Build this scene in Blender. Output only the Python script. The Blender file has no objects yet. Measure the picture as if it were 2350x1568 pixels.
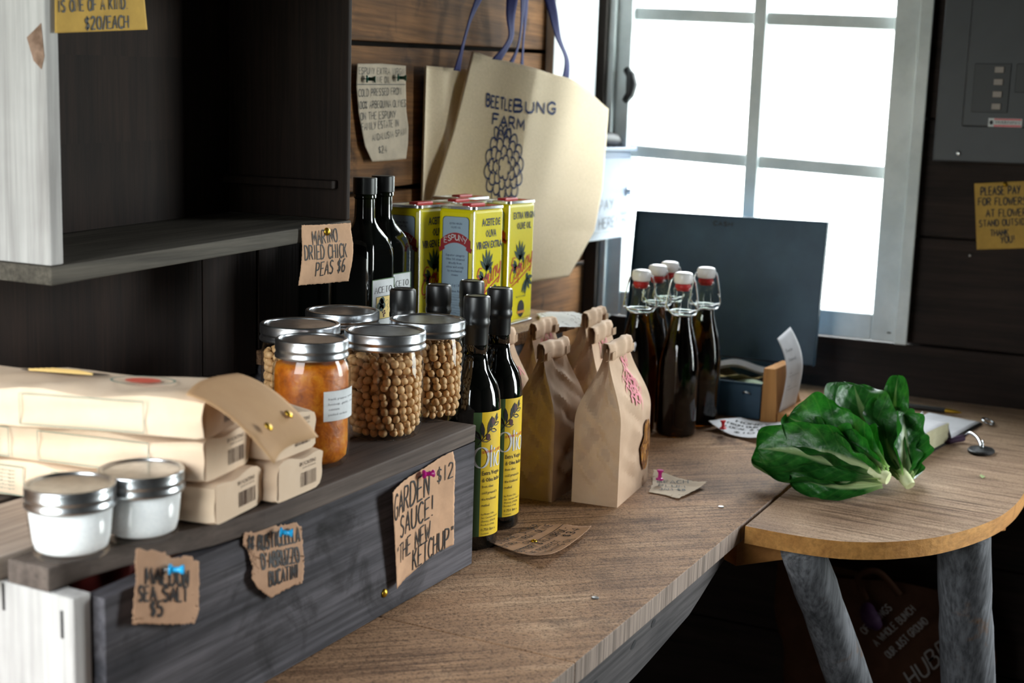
import bpy, math, random
from mathutils import Vector, Matrix
random.seed(7)
SC = bpy.context.scene
COL = SC.collection
PI = math.pi
sin, cos = math.sin, math.cos
rnd = random.uniform

# ------------------------------------------------------------------ camera
cam_d = bpy.data.cameras.new('camera')
cam = bpy.data.objects.new('camera', cam_d)
COL.objects.link(cam)
cam_d.sensor_width = 36.0
cam_d.lens = 45.957                       # 3000 px across a 2350 px frame
cam_d.clip_start = 0.05
_R = Matrix(((0.458453, 0.130163, -0.879135), (-0.888162, 0.102116, -0.448041), (0.031456, 0.986220, 0.162421)))
_q = _R.to_quaternion()
cam.matrix_world = Matrix.Translation((0, 0, 0.51)) @ _q.to_matrix().to_4x4()
cam_d.dof.use_dof = True
cam_d.dof.focus_distance = 1.58
cam_d.dof.aperture_fstop = 5.6
SC.camera = cam

# ------------------------------------------------------------------ daylight and exposure
SC.view_settings.view_transform = 'Standard'
SC.view_settings.look = 'None'
SC.view_settings.gamma = 1.0
SC.view_settings.use_curve_mapping = False
SC.view_settings.exposure = 0.0
SKY = dict(win=26.0, door=32.0, side=17.0, dim_sector=3.5)  # overcast sky levels through the three openings, plus an added dim level
world = bpy.data.worlds.new('overcast_sky')
SC.world = world
world.use_nodes = True
wn = world.node_tree
wn.nodes.clear()
def wnode(t, **k):
    n = wn.nodes.new(t)
    for a, b in k.items(): setattr(n, a, b)
    return n
_tc = wnode('ShaderNodeTexCoord'); _sp = wnode('ShaderNodeSeparateXYZ')
wn.links.new(_tc.outputs['Generated'], _sp.inputs[0])
def wmath(op, a, b=None, clamp=False):
    n = wnode('ShaderNodeMath', operation=op, use_clamp=clamp)
    for i, v in enumerate((a, b)):
        if v is None: continue
        if isinstance(v, (int, float)): n.inputs[i].default_value = v
        else: wn.links.new(v, n.inputs[i])
    return n.outputs[0]
_az = wmath('ADD', wmath('DIVIDE', wmath('ARCTAN2', _sp.outputs[1], _sp.outputs[0]), 2*PI), 0.5)
_rp = wnode('ShaderNodeValToRGB'); _cr = _rp.color_ramp; wn.links.new(_az, _rp.inputs[0])
# azimuth in degrees (0 = out through the window, -60 = out through the doorway, 180 = behind the camera): open sky, with dim sectors added between to keep light off the back wall
_st = [(-180, SKY['side']), (-120, SKY['side']), (-95, 5), (-76, 7), (-68, SKY['door']), (-46, SKY['door']), (-36, SKY['dim_sector']), (-18, SKY['dim_sector']), (0, SKY['win']), (60, SKY['win']), (120, SKY['side']), (180, SKY['side'])]
while len(_cr.elements) < len(_st): _cr.elements.new(0.5)
for _e, (_d, _v) in zip(_cr.elements, _st): _e.position = _d/360.0+0.5; _e.color = (_v/50.0,)*3+(1,)
_l = wmath('MULTIPLY', _rp.outputs[0], 50.0)
_up = wmath('MULTIPLY', wmath('ADD', _sp.outputs[2], 0.15), 2.5, True)
_l = wmath('MULTIPLY', _l, wmath('ADD', wmath('MULTIPLY', _up, 0.55), 0.45))
_mx = wnode('ShaderNodeMix', data_type='RGBA')
wn.links.new(_up, _mx.inputs[0])
_mx.inputs[6].default_value = (0.90, 1.0, 0.93, 1)
_mx.inputs[7].default_value = (0.92, 0.97, 1.0, 1)
_bg = wnode('ShaderNodeBackground'); _wo = wnode('ShaderNodeOutputWorld')
wn.links.new(_mx.outputs[2], _bg.inputs[0]); wn.links.new(_l, _bg.inputs[1]); wn.links.new(_bg.outputs[0], _wo.inputs[0])
world.cycles.sampling_method = 'MANUAL'; world.cycles.sample_map_resolution = 256

def portal(name, loc, rot, sx, sy):
    d = bpy.data.lights.new(name, 'AREA'); d.shape = 'RECTANGLE'; d.size = sx; d.size_y = sy
    d.cycles.is_portal = True
    o = bpy.data.objects.new(name, d); COL.objects.link(o); o.location = loc; o.rotation_euler = rot
portal('window_daylight_portal', (2.74, 0.795, 0.58), (0, PI/2, 0), 0.94, 0.65)     # faces -X
portal('door_daylight_portal', (2.71, -1.3, 0.55), (0, PI/2, 0), 1.5, 1.2)              # faces -X
portal('side_opening_daylight_portal', (-.06, .825, 0.40), (0, -PI/2, 0), .9, 0.65)   # faces +X

# ------------------------------------------------------------------ helpers
def lin(c):
    return tuple(((x/255.0)/12.92 if x <= 10 else ((x/255.0+0.055)/1.055)**2.4) for x in c) + (1.0,)

class MB:
    def __init__(s): s.v = []; s.f = []; s.m = []; s.uv = []
    def add(s, vs, fs, mi=0, uvs=None):
        o = len(s.v); s.v += [tuple(p) for p in vs]
        s.uv += list(uvs) if uvs else [(0.0, 0.0)]*len(vs)
        for f in fs: s.f.append(tuple(i+o for i in f)); s.m.append(mi)
        return s
    def box(s, x0, x1, y0, y1, z0, z1, mi=0):
        return s.hexa([(x0,y0,z0),(x1,y0,z0),(x1,y1,z0),(x0,y1,z0),(x0,y0,z1),(x1,y0,z1),(x1,y1,z1),(x0,y1,z1)], mi)
    def hexa(s, p, mi=0):
        return s.add(p, [(3,2,1,0),(4,5,6,7),(0,1,5,4),(1,2,6,5),(2,3,7,6),(3,0,4,7)], mi)
    def obox(s, c, dx, dy, dz, mi=0):
        c = Vector(c); dx = Vector(dx); dy = Vector(dy); dz = Vector(dz)
        return s.hexa([c-dx-dy-dz, c+dx-dy-dz, c+dx+dy-dz, c-dx+dy-dz, c-dx-dy+dz, c+dx-dy+dz, c+dx+dy+dz, c-dx+dy+dz], mi)
    def lathe(s, prof, n=40, c=(0,0,0), mi=0, closed=False, fr=None):
        vs = []; fs = []
        for k, (r, z) in enumerate(prof):
            for i in range(n):
                a = 2*PI*i/n; rr = fr(r, z, a) if fr else r
                vs.append((c[0]+rr*cos(a), c[1]+rr*sin(a), c[2]+z))
        m = len(prof)
        for k in range(m-1 + (1 if closed else 0)):
            k2 = (k+1) % m
            for i in range(n):
                j = (i+1) % n
                fs.append((k*n+i, k*n+j, k2*n+j, k2*n+i))
        if not closed:
            fs.append(tuple(range(n-1, -1, -1))) if prof[0][0] > 1e-6 else None
            fs.append(tuple((m-1)*n+i for i in range(n))) if prof[-1][0] > 1e-6 else None
        return s.add(vs, [f for f in fs if f], mi)
    def tube(s, pts, r, n=8, mi=0, cap=True, closed=False):
        pts = [Vector(p) for p in pts]; m = len(pts); vs = []; fs = []
        nrm = None
        for k, p in enumerate(pts):
            if closed: t = pts[(k+1) % m]-pts[k-1]
            else: t = pts[min(k+1, m-1)]-pts[max(k-1, 0)]
            t.normalize()
            if nrm is None:
                nrm = t.orthogonal().normalized()
            else:
                nrm = (nrm - t*nrm.dot(t)); nrm = nrm.normalized() if nrm.length > 1e-6 else t.orthogonal().normalized()
            b = t.cross(nrm); rr = r[k] if isinstance(r, (list, tuple)) else r
            for i in range(n):
                a = 2*PI*i/n; vs.append(p+nrm*(rr*cos(a))+b*(rr*sin(a)))
        for k in range(m if closed else m-1):
            k2 = (k+1) % m
            for i in range(n):
                j = (i+1) % n; fs.append((k*n+i, k*n+j, k2*n+j, k2*n+i))
        if cap and not closed:
            fs.append(tuple(range(n-1, -1, -1))); fs.append(tuple((m-1)*n+i for i in range(n)))
        return s.add(vs, fs, mi)
    def grid(s, fn, nu, nv, mi=0, flip=False):
        vs = []; uvs = []; fs = []
        for j in range(nv+1):
            for i in range(nu+1):
                vs.append(fn(i/nu, j/nv)); uvs.append((i/nu, j/nv))
        for j in range(nv):
            for i in range(nu):
                a = j*(nu+1)+i; q = (a, a+1, a+nu+2, a+nu+1)
                fs.append(q[::-1] if flip else q)
        return s.add(vs, fs, mi, uvs)
    def build(s, name, mats, parent=None, smooth=False, bevel=0, solid=0, sub=0, off=None, angle=0.7):
        me = bpy.data.meshes.new(name)
        vs = s.v
        if off: vs = [(p[0]-off[0], p[1]-off[1], p[2]-off[2]) for p in vs]
        me.from_pydata(vs, [], s.f); me.validate(); me.update()
        if not isinstance(mats, (list, tuple)): mats = [mats]
        for m in mats: me.materials.append(m)
        if len(me.polygons) == len(s.m):
            me.polygons.foreach_set('material_index', s.m)
        if any(u != (0.0, 0.0) for u in s.uv):
            ul = me.uv_layers.new(name='UVMap')
            for lp in me.loops: ul.data[lp.index].uv = s.uv[lp.vertex_index]
        o = bpy.data.objects.new(name, me); COL.objects.link(o)
        if parent: o.parent = parent
        if off and not parent: o.location = off
        if smooth:
            for p in me.polygons: p.use_smooth = True
            if smooth == 'auto':
                me.set_sharp_from_angle(angle=angle)
        if bevel:
            b = o.modifiers.new('b', 'BEVEL'); b.width = bevel; b.segments = 2; b.limit_method = 'ANGLE'; b.angle_limit = 0.6
        if solid:
            b = o.modifiers.new('s', 'SOLIDIFY'); b.thickness = abs(solid); b.offset = 1 if solid > 0 else -1
        if sub:
            b = o.modifiers.new('u', 'SUBSURF'); b.levels = sub; b.render_levels = sub
        return o

def tag(o, label=None, cat=None, group=None, kind=None):
    if label: o['label'] = label
    if cat: o['category'] = cat
    if group: o['group'] = group
    if kind: o['kind'] = kind
    return o
def thing(name, label, cat, loc=(0,0,0), rz=0, group=None):
    o = bpy.data.objects.new(name, None); COL.objects.link(o); o.empty_display_size = 0.02
    o.location = loc; o.rotation_euler = (0, 0, rz)
    return tag(o, label, cat, group)
def dup(root, loc, rz=0, label=None, group=None, rot=None):
    def cp(o, par):
        c = o.copy(); COL.objects.link(c)
        if par: c.parent = par
        for ch in o.children: cp(ch, c)
        return c
    r = cp(root, None); r.location = loc; r.rotation_euler = rot or (0, 0, rz)
    if label: r['label'] = label
    if group: r['group'] = group
    return r

# ------------------------------------------------------------------ materials
def mk(name):
    m = bpy.data.materials.new(name); m.use_nodes = True
    nt = m.node_tree; return m, nt, nt.nodes['Principled BSDF']
def plain(name, c, rough=0.6, metal=0.0, **k):
    m, nt, b = mk(name)
    b.inputs['Base Color'].default_value = lin(c); b.inputs['Roughness'].default_value = rough; b.inputs['Metallic'].default_value = metal
    for a, v in k.items(): b.inputs[a.replace('_', ' ')].default_value = v
    return m
class N:
    """tiny node-graph helper"""
    def __init__(s, nt): s.nt = nt
    def new(s, t, **k):
        n = s.nt.nodes.new(t)
        for a, b in k.items(): setattr(n, a, b)
        return n
    def put(s, inp, v):
        if hasattr(v, 'links') or hasattr(v, 'is_linked'): s.nt.links.new(v, inp)
        else: inp.default_value = v
    def coord(s, scale=(1,1,1), rot=(0,0,0), kind='Object', loc=(0,0,0), island=0):
        t = s.new('ShaderNodeTexCoord'); mp = s.new('ShaderNodeMapping')
        v = t.outputs[kind]
        if island:
            g = s.new('ShaderNodeNewGeometry'); vm = s.new('ShaderNodeVectorMath', operation='MULTIPLY_ADD')
            cb = s.new('ShaderNodeCombineXYZ')
            for i in range(3): s.nt.links.new(g.outputs['Random Per Island'], cb.inputs[i])
            s.nt.links.new(cb.outputs[0], vm.inputs[0]); vm.inputs[1].default_value = (island, island*1.7, island*2.3)
            s.nt.links.new(v, vm.inputs[2]); v = vm.outputs[0]
        if any(rot):
            m0 = s.new('ShaderNodeMapping'); s.nt.links.new(v, m0.inputs[0]); m0.inputs['Rotation'].default_value = rot; v = m0.outputs[0]; rot = (0, 0, 0)
        s.nt.links.new(v, mp.inputs[0])
        mp.inputs['Scale'].default_value = scale; mp.inputs['Rotation'].default_value = rot; mp.inputs['Location'].default_value = loc
        return mp.outputs[0]
    def noise(s, vec, scale=5, detail=5, rough=0.6, dist=0.0):
        n = s.new('ShaderNodeTexNoise'); s.nt.links.new(vec, n.inputs['Vector'])
        n.inputs['Scale'].default_value = scale; n.inputs['Detail'].default_value = detail
        n.inputs['Roughness'].default_value = rough; n.inputs['Distortion'].default_value = dist
        return n.outputs['Fac']
    def math(s, op, a, b=0.0, clamp=False):
        n = s.new('ShaderNodeMath', operation=op, use_clamp=clamp); s.put(n.inputs[0], a); s.put(n.inputs[1], b); return n.outputs[0]
    def ramp(s, fac, stops):
        n = s.new('ShaderNodeValToRGB'); cr = n.color_ramp; s.nt.links.new(fac, n.inputs[0])
        while len(cr.elements) < len(stops): cr.elements.new(0.5)
        for e, (p, c) in zip(cr.elements, stops): e.position = p; e.color = c if len(c) == 4 else lin(c)
        return n.outputs[0]
    def mix(s, fac, a, b, mode='MIX'):
        n = s.new('ShaderNodeMix', data_type='RGBA', blend_type=mode)
        s.put(n.inputs[0], fac); s.put(n.inputs[6], a); s.put(n.inputs[7], b); return n.outputs[2]
    def bump(s, h, strength=0.3, dist=0.002):
        n = s.new('ShaderNodeBump'); s.nt.links.new(h, n.inputs['Height'])
        n.inputs['Strength'].default_value = strength; n.inputs['Distance'].default_value = dist; return n.outputs[0]
def wood(name, dark, light, grain='x', rough=0.75, stain=None, fine=0.35, var=0.35, rot=(0,0,0), big=5.0, bump=0.35, stain_at=0.62, streak=180):
    m, nt, b = mk(name); n = N(nt)
    lo, hi = {'x': ((2.2, 26, 26), (6, streak, streak)), 'y': ((26, 2.2, 26), (streak, 6, streak)), 'z': ((26, 26, 2.2), (streak, streak, 6))}[grain]
    c1 = n.coord(lo, rot, island=3.0); c2 = n.coord(hi, rot, island=3.0); c3 = n.coord((1, 1, 1), island=3.0)
    a = n.noise(c1, 1.0, 7, 0.62, 0.8); f = n.noise(c2, 1.0, 3, 0.6); g = n.noise(c3, big, 4, 0.55, 0.4)
    base = n.ramp(n.math('ADD', n.math('MULTIPLY', a, 0.6), n.math('MULTIPLY', g, 0.4)), [(0.30, dark), (0.68, light)])
    if stain:
        base = n.mix(n.ramp(n.noise(c3, big*1.7, 5, 0.6, 0.6), [(stain_at-0.08, (0,0,0,1)), (stain_at+0.08, (1,1,1,1))]), base, lin(stain))
    fr = n.ramp(f, [(0.32, (1-fine,)*3+(1,)), (0.62, (1,1,1,1))])
    base = n.mix(1.0, base, fr, 'MULTIPLY')
    gm = n.new('ShaderNodeNewGeometry')
    vv = n.math('ADD', n.math('MULTIPLY', gm.outputs['Random Per Island'], var), 1.0-var/2)
    hs = n.new('ShaderNodeHueSaturation'); n.put(hs.inputs['Value'], vv); n.put(hs.inputs['Color'], base)
    nt.links.new(hs.outputs[0], b.inputs['Base Color'])
    b.inputs['Roughness'].default_value = rough; b.inputs['Specular IOR Level'].default_value = 0.25
    nt.links.new(n.bump(n.math('ADD', n.math('MULTIPLY', f, 0.5), a), bump, 0.003), b.inputs['Normal'])
    return m
def noisy(name, c1, c2, scale=40, rough=0.7, bump=0.0, detail=5, lo=0.35, hi=0.65, metal=0.0, stretch=(1,1,1), bscale=None, **k):
    m, nt, b = mk(name); n = N(nt)
    c = n.coord(stretch); f = n.noise(c, scale, detail)
    nt.links.new(n.ramp(f, [(lo, c1), (hi, c2)]), b.inputs['Base Color'])
    b.inputs['Roughness'].default_value = rough; b.inputs['Metallic'].default_value = metal
    for a, v in k.items(): b.inputs[a.replace('_', ' ')].default_value = v
    if bump: nt.links.new(n.bump(n.noise(c, bscale or scale*2, 4), bump, 0.002), b.inputs['Normal'])
    return m
def thin_glass(name, tint=(1,1,1,1), rough=0.02, refl=0.9, base=0.03):
    """thin clear pane: what passes goes straight through, a fresnel share is mirrored"""
    m = bpy.data.materials.new(name); m.use_nodes = True; nt = m.node_tree; nt.nodes.clear(); n = N(nt)
    lw = n.new('ShaderNodeLayerWeight'); lw.inputs[0].default_value = 0.5
    fz = n.math('MULTIPLY', n.math('POWER', lw.outputs['Facing'], 5.0), 0.95)
    t = n.new('ShaderNodeBsdfTransparent'); t.inputs[0].default_value = tint
    g = n.new('ShaderNodeBsdfGlossy'); g.inputs['Roughness'].default_value = rough; g.inputs['Color'].default_value = (refl, refl, refl, 1)
    mx = n.new('ShaderNodeMixShader'); nt.links.new(n.math('ADD', fz, base, True), mx.inputs[0])
    nt.links.new(t.outputs[0], mx.inputs[1]); nt.links.new(g.outputs[0], mx.inputs[2])
    o = n.new('ShaderNodeOutputMaterial'); nt.links.new(mx.outputs[0], o.inputs[0]); return m
def paper(name, c, c2=None, rough=0.8, trans=0.12, scale=30):
    m, nt, b = mk(name); n = N(nt)
    f = n.noise(n.coord(), scale, 6, 0.65)
    col = n.ramp(f, [(0.3, c2 or tuple(x*0.88 for x in c)), (0.7, c)])
    nt.links.new(col, b.inputs['Base Color']); b.inputs['Roughness'].default_value = rough; b.inputs['Specular IOR Level'].default_value = 0.2
    nt.links.new(n.bump(n.noise(n.coord(), scale*1.3, 3), 0.25, 0.002), b.inputs['Normal'])
    tr = n.new('ShaderNodeBsdfTranslucent'); nt.links.new(col, tr.inputs[0])
    mx = n.new('ShaderNodeMixShader'); mx.inputs[0].default_value = trans
    out = nt.nodes['Material Output']
    nt.links.new(b.outputs[0], mx.inputs[1]); nt.links.new(tr.outputs[0], mx.inputs[2]); nt.links.new(mx.outputs[0], out.inputs[0])
    return m

M = {}
M['table_plain'] = wood('table_wood', (104, 84, 66), (176, 152, 126), 'y', stain=(84, 62, 44), stain_at=0.66, fine=0.42, var=0.12, rot=(0, 0, 0.28), big=6, streak=120, rough=0.7)
M['endgrain'] = wood('table_end_grain', (136, 120, 108), (168, 151, 138), 'z', fine=0.62, var=0.1, streak=230)
M['apron'] = wood('weathered_apron_wood', (40, 39, 41), (102, 97, 96), 'x', fine=0.5, var=0.1)
def sawn(name, a, b_, pale, stain, ang, line=210, pit=0.5, stain_at=0.64):
    """rough sawn plank top: broad tone, saw lines across, dark pits, stains"""
    m, nt, b = mk(name); n = N(nt)
    c = n.coord((1, 1, 1)); cl_ = n.coord((line, 7, 30), (0, 0, ang)); cm = n.coord((60, 4, 30), (0, 0, ang))
    g = n.noise(c, 5, 5, .6, .5); base = n.ramp(n.math('ADD', n.math('MULTIPLY', g, .65), n.math('MULTIPLY', n.noise(cm, 1, 4, .6, .4), .35)), [(.34, a), (.54, b_), (.72, pale)])
    base = n.mix(n.ramp(n.noise(c, 9, 5, .6, .8), [(stain_at-.06, (0,0,0,1)), (stain_at+.10, (.85,.85,.85,1))]), base, lin(stain))
    ln = n.noise(cl_, 1, 3, .55, .3); base = n.mix(n.ramp(n.noise(c, 6, 2), [(.35, (.35,)*3+(1,)), (.65, (1,1,1,1))]), base, n.mix(1.0, base, n.ramp(ln, [(.36, (.40, .36, .33, 1)), (.54, (1.08,1.08,1.08,1))]), 'MULTIPLY'))
    sp = n.noise(c, 330, 3, .7); base = n.mix(pit, base, n.mix(1.0, base, n.ramp(sp, [(.36, (.36, .33, .30, 1)), (.50, (1,1,1,1)), (.70, (1.15, 1.12, 1.1, 1))]), 'MULTIPLY'))
    nt.links.new(base, b.inputs['Base Color']); b.inputs['Roughness'].default_value = .72; b.inputs['Specular IOR Level'].default_value = .25
    nt.links.new(n.bump(n.math('ADD', n.math('MULTIPLY', ln, .7), n.math('MULTIPLY', sp, .7)), .55, .003), b.inputs['Normal'])
    return m
M['table'] = sawn('table_wood', (116, 86, 62), (158, 124, 94), (196, 164, 132), (74, 52, 36), -.73, pit=.95)
M['roundtop'] = sawn('round_top_wood', (138, 110, 88), (172, 144, 118), (200, 174, 148), (104, 76, 54), 0.08, line=160, pit=.5, stain_at=.7)
M['roundedge'] = wood('round_edge_wood', (150, 100, 48), (206, 152, 84), 'x', fine=0.3, var=0.1, stain=(96, 62, 30), stain_at=0.72)
M['bracket'] = wood('orange_pine', (168, 108, 52), (202, 140, 76), 'x', fine=0.15, var=0.05)
M['crate'] = wood('grey_crate_wood', (33, 34, 40), (108, 104, 109), 'x', stain=(20, 17, 18), stain_at=0.62, fine=0.6, var=0.2, big=7)
M['lid'] = wood('crate_lid_wood', (64, 54, 50), (116, 104, 96), 'x', fine=0.35, var=0.25, stain=(36, 30, 28), stain_at=0.66)
M['pale'] = wood('pale_grey_wood', (146, 142, 140), (198, 196, 194), 'z', fine=0.2, var=0.08, big=6)
M['palelid'] = wood('pale_lid_wood', (140, 124, 112), (196, 182, 170), 'x', fine=0.3, var=0.1)
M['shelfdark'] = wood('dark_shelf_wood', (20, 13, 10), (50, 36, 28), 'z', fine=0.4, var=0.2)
M['shelfboard'] = wood('shelf_board_wood', (56, 52, 46), (104, 98, 88), 'x', fine=0.4, var=0.1)
M['wallback'] = wood('brown_wall_planks', (64, 42, 26), (168, 118, 72), 'x', stain=(40, 30, 24), stain_at=0.64, fine=0.45, var=0.25, big=5, bump=0.6)
M['wallright'] = wood('dark_wall_planks', (22, 17, 15), (60, 47, 41), 'y', fine=0.3, var=0.3, big=4)
M['dark'] = plain('dark_room_boards', (40, 33, 28), 0.9)
M['floor'] = noisy('dirt_floor', (22, 18, 15), (46, 38, 32), 6, 0.95)
M['log'] = wood('weathered_log', (34, 35, 38), (140, 142, 146), 'z', stain=(120, 84, 46), stain_at=0.68, fine=0.6, var=0.1, big=8)
M['whitepaint'] = noisy('old_white_paint', (196, 204, 204), (224, 230, 230), 9, 0.5)
M['whiteboard'] = noisy('white_painted_board', (200, 202, 204), (216, 218, 220), 12, 0.6)
M['kraft'] = paper('kraft_paper', (198, 158, 128))
M['kraft2'] = paper('pale_kraft_paper', (216, 174, 140))
M['tagpaper'] = paper('cream_tag_paper', (214, 198, 176))
M['whitepaper'] = paper('white_paper', (222, 222, 226), (208, 208, 212))
M['yellowpaper'] = paper('yellow_card', (206, 166, 84))
M['ink'] = plain('black_marker', (16, 15, 18), 0.6)
M['bag'] = paper('brown_bag_paper', (210, 182, 156), (194, 164, 138), trans=0.06, scale=18)
M['pasta'] = paper('cream_pasta_paper', (230, 208, 184), (220, 194, 166), trans=0.08, scale=14)
M['steel'] = noisy('jar_lid_steel', (176, 180, 184), (210, 214, 218), 60, 0.28, metal=1.0)
M['lidtop'] = noisy('jar_lid_plate', (150, 146, 142), (188, 184, 180), 40, 0.32, metal=1.0)
M['wire'] = plain('bail_wire', (200, 204, 208), 0.2, 1.0)
M['brass'] = plain('brass', (188, 150, 52), 0.35, 1.0)
M['glass'] = thin_glass('jar_glass')
M['bottleglass'] = thin_glass('pale_bottle_glass', (0.93, 0.97, 0.93, 1))
M['neckglass'] = thin_glass('green_neck_glass', (0.16, 0.20, 0.04, 1), base=0.05)
M['black'] = plain('black_bottle_glass', (6, 8, 7), 0.06, 0.0, Specular_IOR_Level=0.6, Coat_Weight=0.4)
M['cap'] = plain('black_capsule', (20, 21, 22), 0.38)
M['ceramic'] = plain('white_ceramic_stopper', (236, 236, 238), 0.25)
M['rubber'] = plain('red_rubber', (176, 30, 34), 0.5)
M['darkmetal'] = noisy('blue_grey_box_metal', (36, 68, 92), (48, 82, 106), 12, 0.5)
M['panel'] = noisy('grey_panel_metal', (40, 42, 46), (47, 49, 53), 10, 0.5)
M['blackplastic'] = plain('black_plastic', (16, 16, 18), 0.5)
M['lockbox'] = noisy('pale_steel_box', (110, 122, 140), (126, 136, 154), 8, 0.4)
M['yellowcan'] = noisy('yellow_tin', (218, 204, 8), (226, 212, 14), 5, 0.32)
M['tinrim'] = plain('bright_tin', (214, 216, 218), 0.25, 1.0)
M['red'] = plain('red_plastic', (190, 22, 34), 0.4)
M['navy'] = plain('navy_print', (20, 32, 70), 0.6)
M['redink'] = plain('red_print', (186, 40, 22), 0.6)
M['greenink'] = plain('dark_green_print', (14, 52, 40), 0.6)
M['bluewhite'] = plain('pale_blue_label', (150, 172, 190), 0.6)
M['labelwhite'] = paper('white_label', (222, 226, 228), trans=0.0)
M['labelyellow'] = plain('yellow_label', (222, 186, 18), 0.55)
M['labelgreen'] = plain('green_label', (64, 96, 52), 0.6)
M['canvas'] = noisy('cream_canvas', (222, 202, 170), (234, 214, 184), 300, 0.9)
M['strap'] = noisy('blue_webbing', (4, 14, 84), (7, 20, 100), 300, 0.8)
M['pinblue'] = plain('blue_pin_plastic', (20, 150, 206), 0.3)
M['pinmag'] = plain('magenta_pin_plastic', (186, 24, 128), 0.3)
M['pinred'] = plain('red_pin_plastic', (206, 30, 40), 0.3)
M['pingreen'] = plain('green_pin_plastic', (10, 82, 62), 0.3)
M['pink'] = plain('pink_stamp_ink', (222, 138, 150), 0.8)
M['salt'] = noisy('sea_salt', (236, 240, 242), (250, 252, 252), 500, 0.8, bump=0.6)
M['pea'] = noisy('chickpea_skin', (196, 150, 96), (222, 182, 130), 90, 0.55)
M['block'] = wood('oak_block', (176, 120, 66), (206, 152, 94), 'z', fine=0.2, var=0.05)
M['pale_ink'] = plain('grey_print', (120, 122, 128), 0.8)
M['navyink'] = plain('blue_fabric_ink', (24, 44, 96), .8)
M['switch'] = plain('grey_breaker_switch', (150, 140, 132), .5)
M['pages'] = paper('yellowed_pages', (216, 212, 180), (196, 190, 152))
M['purple'] = plain('purple_ribbon', (58, 24, 64), .7)
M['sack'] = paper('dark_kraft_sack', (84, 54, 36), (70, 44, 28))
M['whiteink'] = plain('white_print', (150, 144, 140), .7)
# ------------------------------------------------------------------ lettering
GL = {
'A': "0,0 2,6 4,0|.8,2.1 3.3,2.2", 'B': "0,0 .1,6|~0,6 2.7,5.7 3.1,4.5 2.3,3.3 0,3.1|~0,3.1 2.9,2.9 3.7,1.6 2.7,.2 0,0",
'C': "~3.8,5.1 2.5,6 .9,5.2 .1,3 .8,.8 2.4,0 3.9,.9", 'D': "0,0 0,6|~0,6 2.4,5.6 3.8,3.6 3.4,1.4 2,.2 0,0",
'E': "3.4,6 0,5.9 .1,0 3.5,.1|0,3.1 2.8,3.2", 'F': "3.4,6 0,5.9 0,0|0,3.1 2.8,3.2",
'G': "~3.7,5.2 2.4,6 .9,5.2 .1,3 .8,.8 2.3,0 3.6,.9 3.8,2.7|2.1,2.7 4,2.8", 'H': "0,0 0,6|3.7,0 3.6,6|0,3 3.7,3.1",
'I': "1,0 1,6", 'J': "~2.8,6 2.8,1.6 1.8,0 .4,.4 0,1.4", 'K': "0,0 0,6|3.4,6 0,2.6|1,3.5 3.7,0", 'L': "0,6 0,0 3.2,.1",
'M': "0,0 .3,6 2.2,1.6 4.2,6 4.5,0", 'N': "0,0 .1,6 3.6,0 3.6,6", 'O': "~2,6 .6,5.2 0,3 .6,.8 2,0 3.4,.8 4,3 3.4,5.2 2.1,6",
'P': "0,0 0,6|~0,6 2.8,5.6 3.3,4.3 2.4,2.9 0,2.6", 'Q': "~2,6 .6,5.2 0,3 .6,.8 2,0 3.4,.8 4,3 3.4,5.2 2.1,6|2.4,1.6 4,-.4",
'R': "0,0 0,6|~0,6 2.8,5.7 3.3,4.4 2.4,3.1 0,2.8|1.4,2.9 3.7,0", 'S': "~3.4,5.2 2,6 .6,5.2 .6,3.9 2,3.1 3.3,2.2 3.2,.8 1.8,0 .2,.8",
'T': "0,5.9 4,6|2,6 2,0", 'U': "~0,6 .1,2 .8,.3 2,0 3.1,.4 3.7,2 3.7,6", 'V': "0,6 1.9,0 3.8,6", 'W': "0,6 1.1,0 2.5,4.4 3.8,0 5,6",
'X': "0,0 3.6,6|0,6 3.7,0", 'Y': "0,6 1.9,2.9|3.8,6 1.2,0", 'Z': "0,6 3.6,6 0,0 3.7,.1",
'0': "~2,6 .6,5.2 0,3 .6,.8 2,0 3.4,.8 3.8,3 3.2,5.2 2.1,6", '1': "1,0 1,6", '2': "~.2,4.8 1.4,6 3,5.4 3,3.8 1.4,1.6 0,0|0,0 3.6,.1",
'3': "~.2,5.3 1.6,6 3,5 2.6,3.5 1.2,3.1|~1.2,3.1 3,2.6 3.2,1 1.8,0 .1,.6", '4': "2.8,0 2.8,6 0,2 3.8,2", '5': "3.2,6 .5,6 .3,3.4|~.3,3.4 2,3.7 3.4,2.4 2.8,.5 1.2,0 0,.6",
'6': "~3,5.8 1.2,4.8 .2,2.2 .8,.3 2.2,0 3.4,1.2 2.8,2.7 1.2,2.8 .3,1.8", '8': "~1.8,3.2 .4,4.4 1.8,6 3.2,4.6 1.8,3.2 .1,1.4 1.8,0 3.5,1.4 1.8,3.2", '9': "~3.2,4 1.4,3.2 .4,4.6 1.8,6 3.3,4.8 3,2 2.4,0",
'$': "~3.4,4.7 2,5.3 .6,4.6 .8,3.5 2,3 3.2,2.2 3,1 1.8,.6 .4,1.2|2,6.4 1.9,-.5", '!': "1,6 1,1.9|1,.4 1,0", "'": "1,6 .8,4.6", '"': ".6,6 .5,4.8|1.6,6 1.5,4.8",
'.': ".6,.3 .7,0", ',': ".8,.4 .4,-.8", '-': ".3,2.8 2.6,2.9", '/': "0,-.4 2.2,6.4", '&': "~3.8,0 1,3.8 1,5.4 2.2,5.8 2.6,4.6 .4,2 .4,.6 1.8,0 3.6,2.2",
'%': "0,0 3.6,6|~.8,6 0,5.2 .8,4.4 1.5,5.2 .8,6|~2.8,1.6 2,.8 2.8,0 3.6,.8 2.8,1.6",
}
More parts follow.
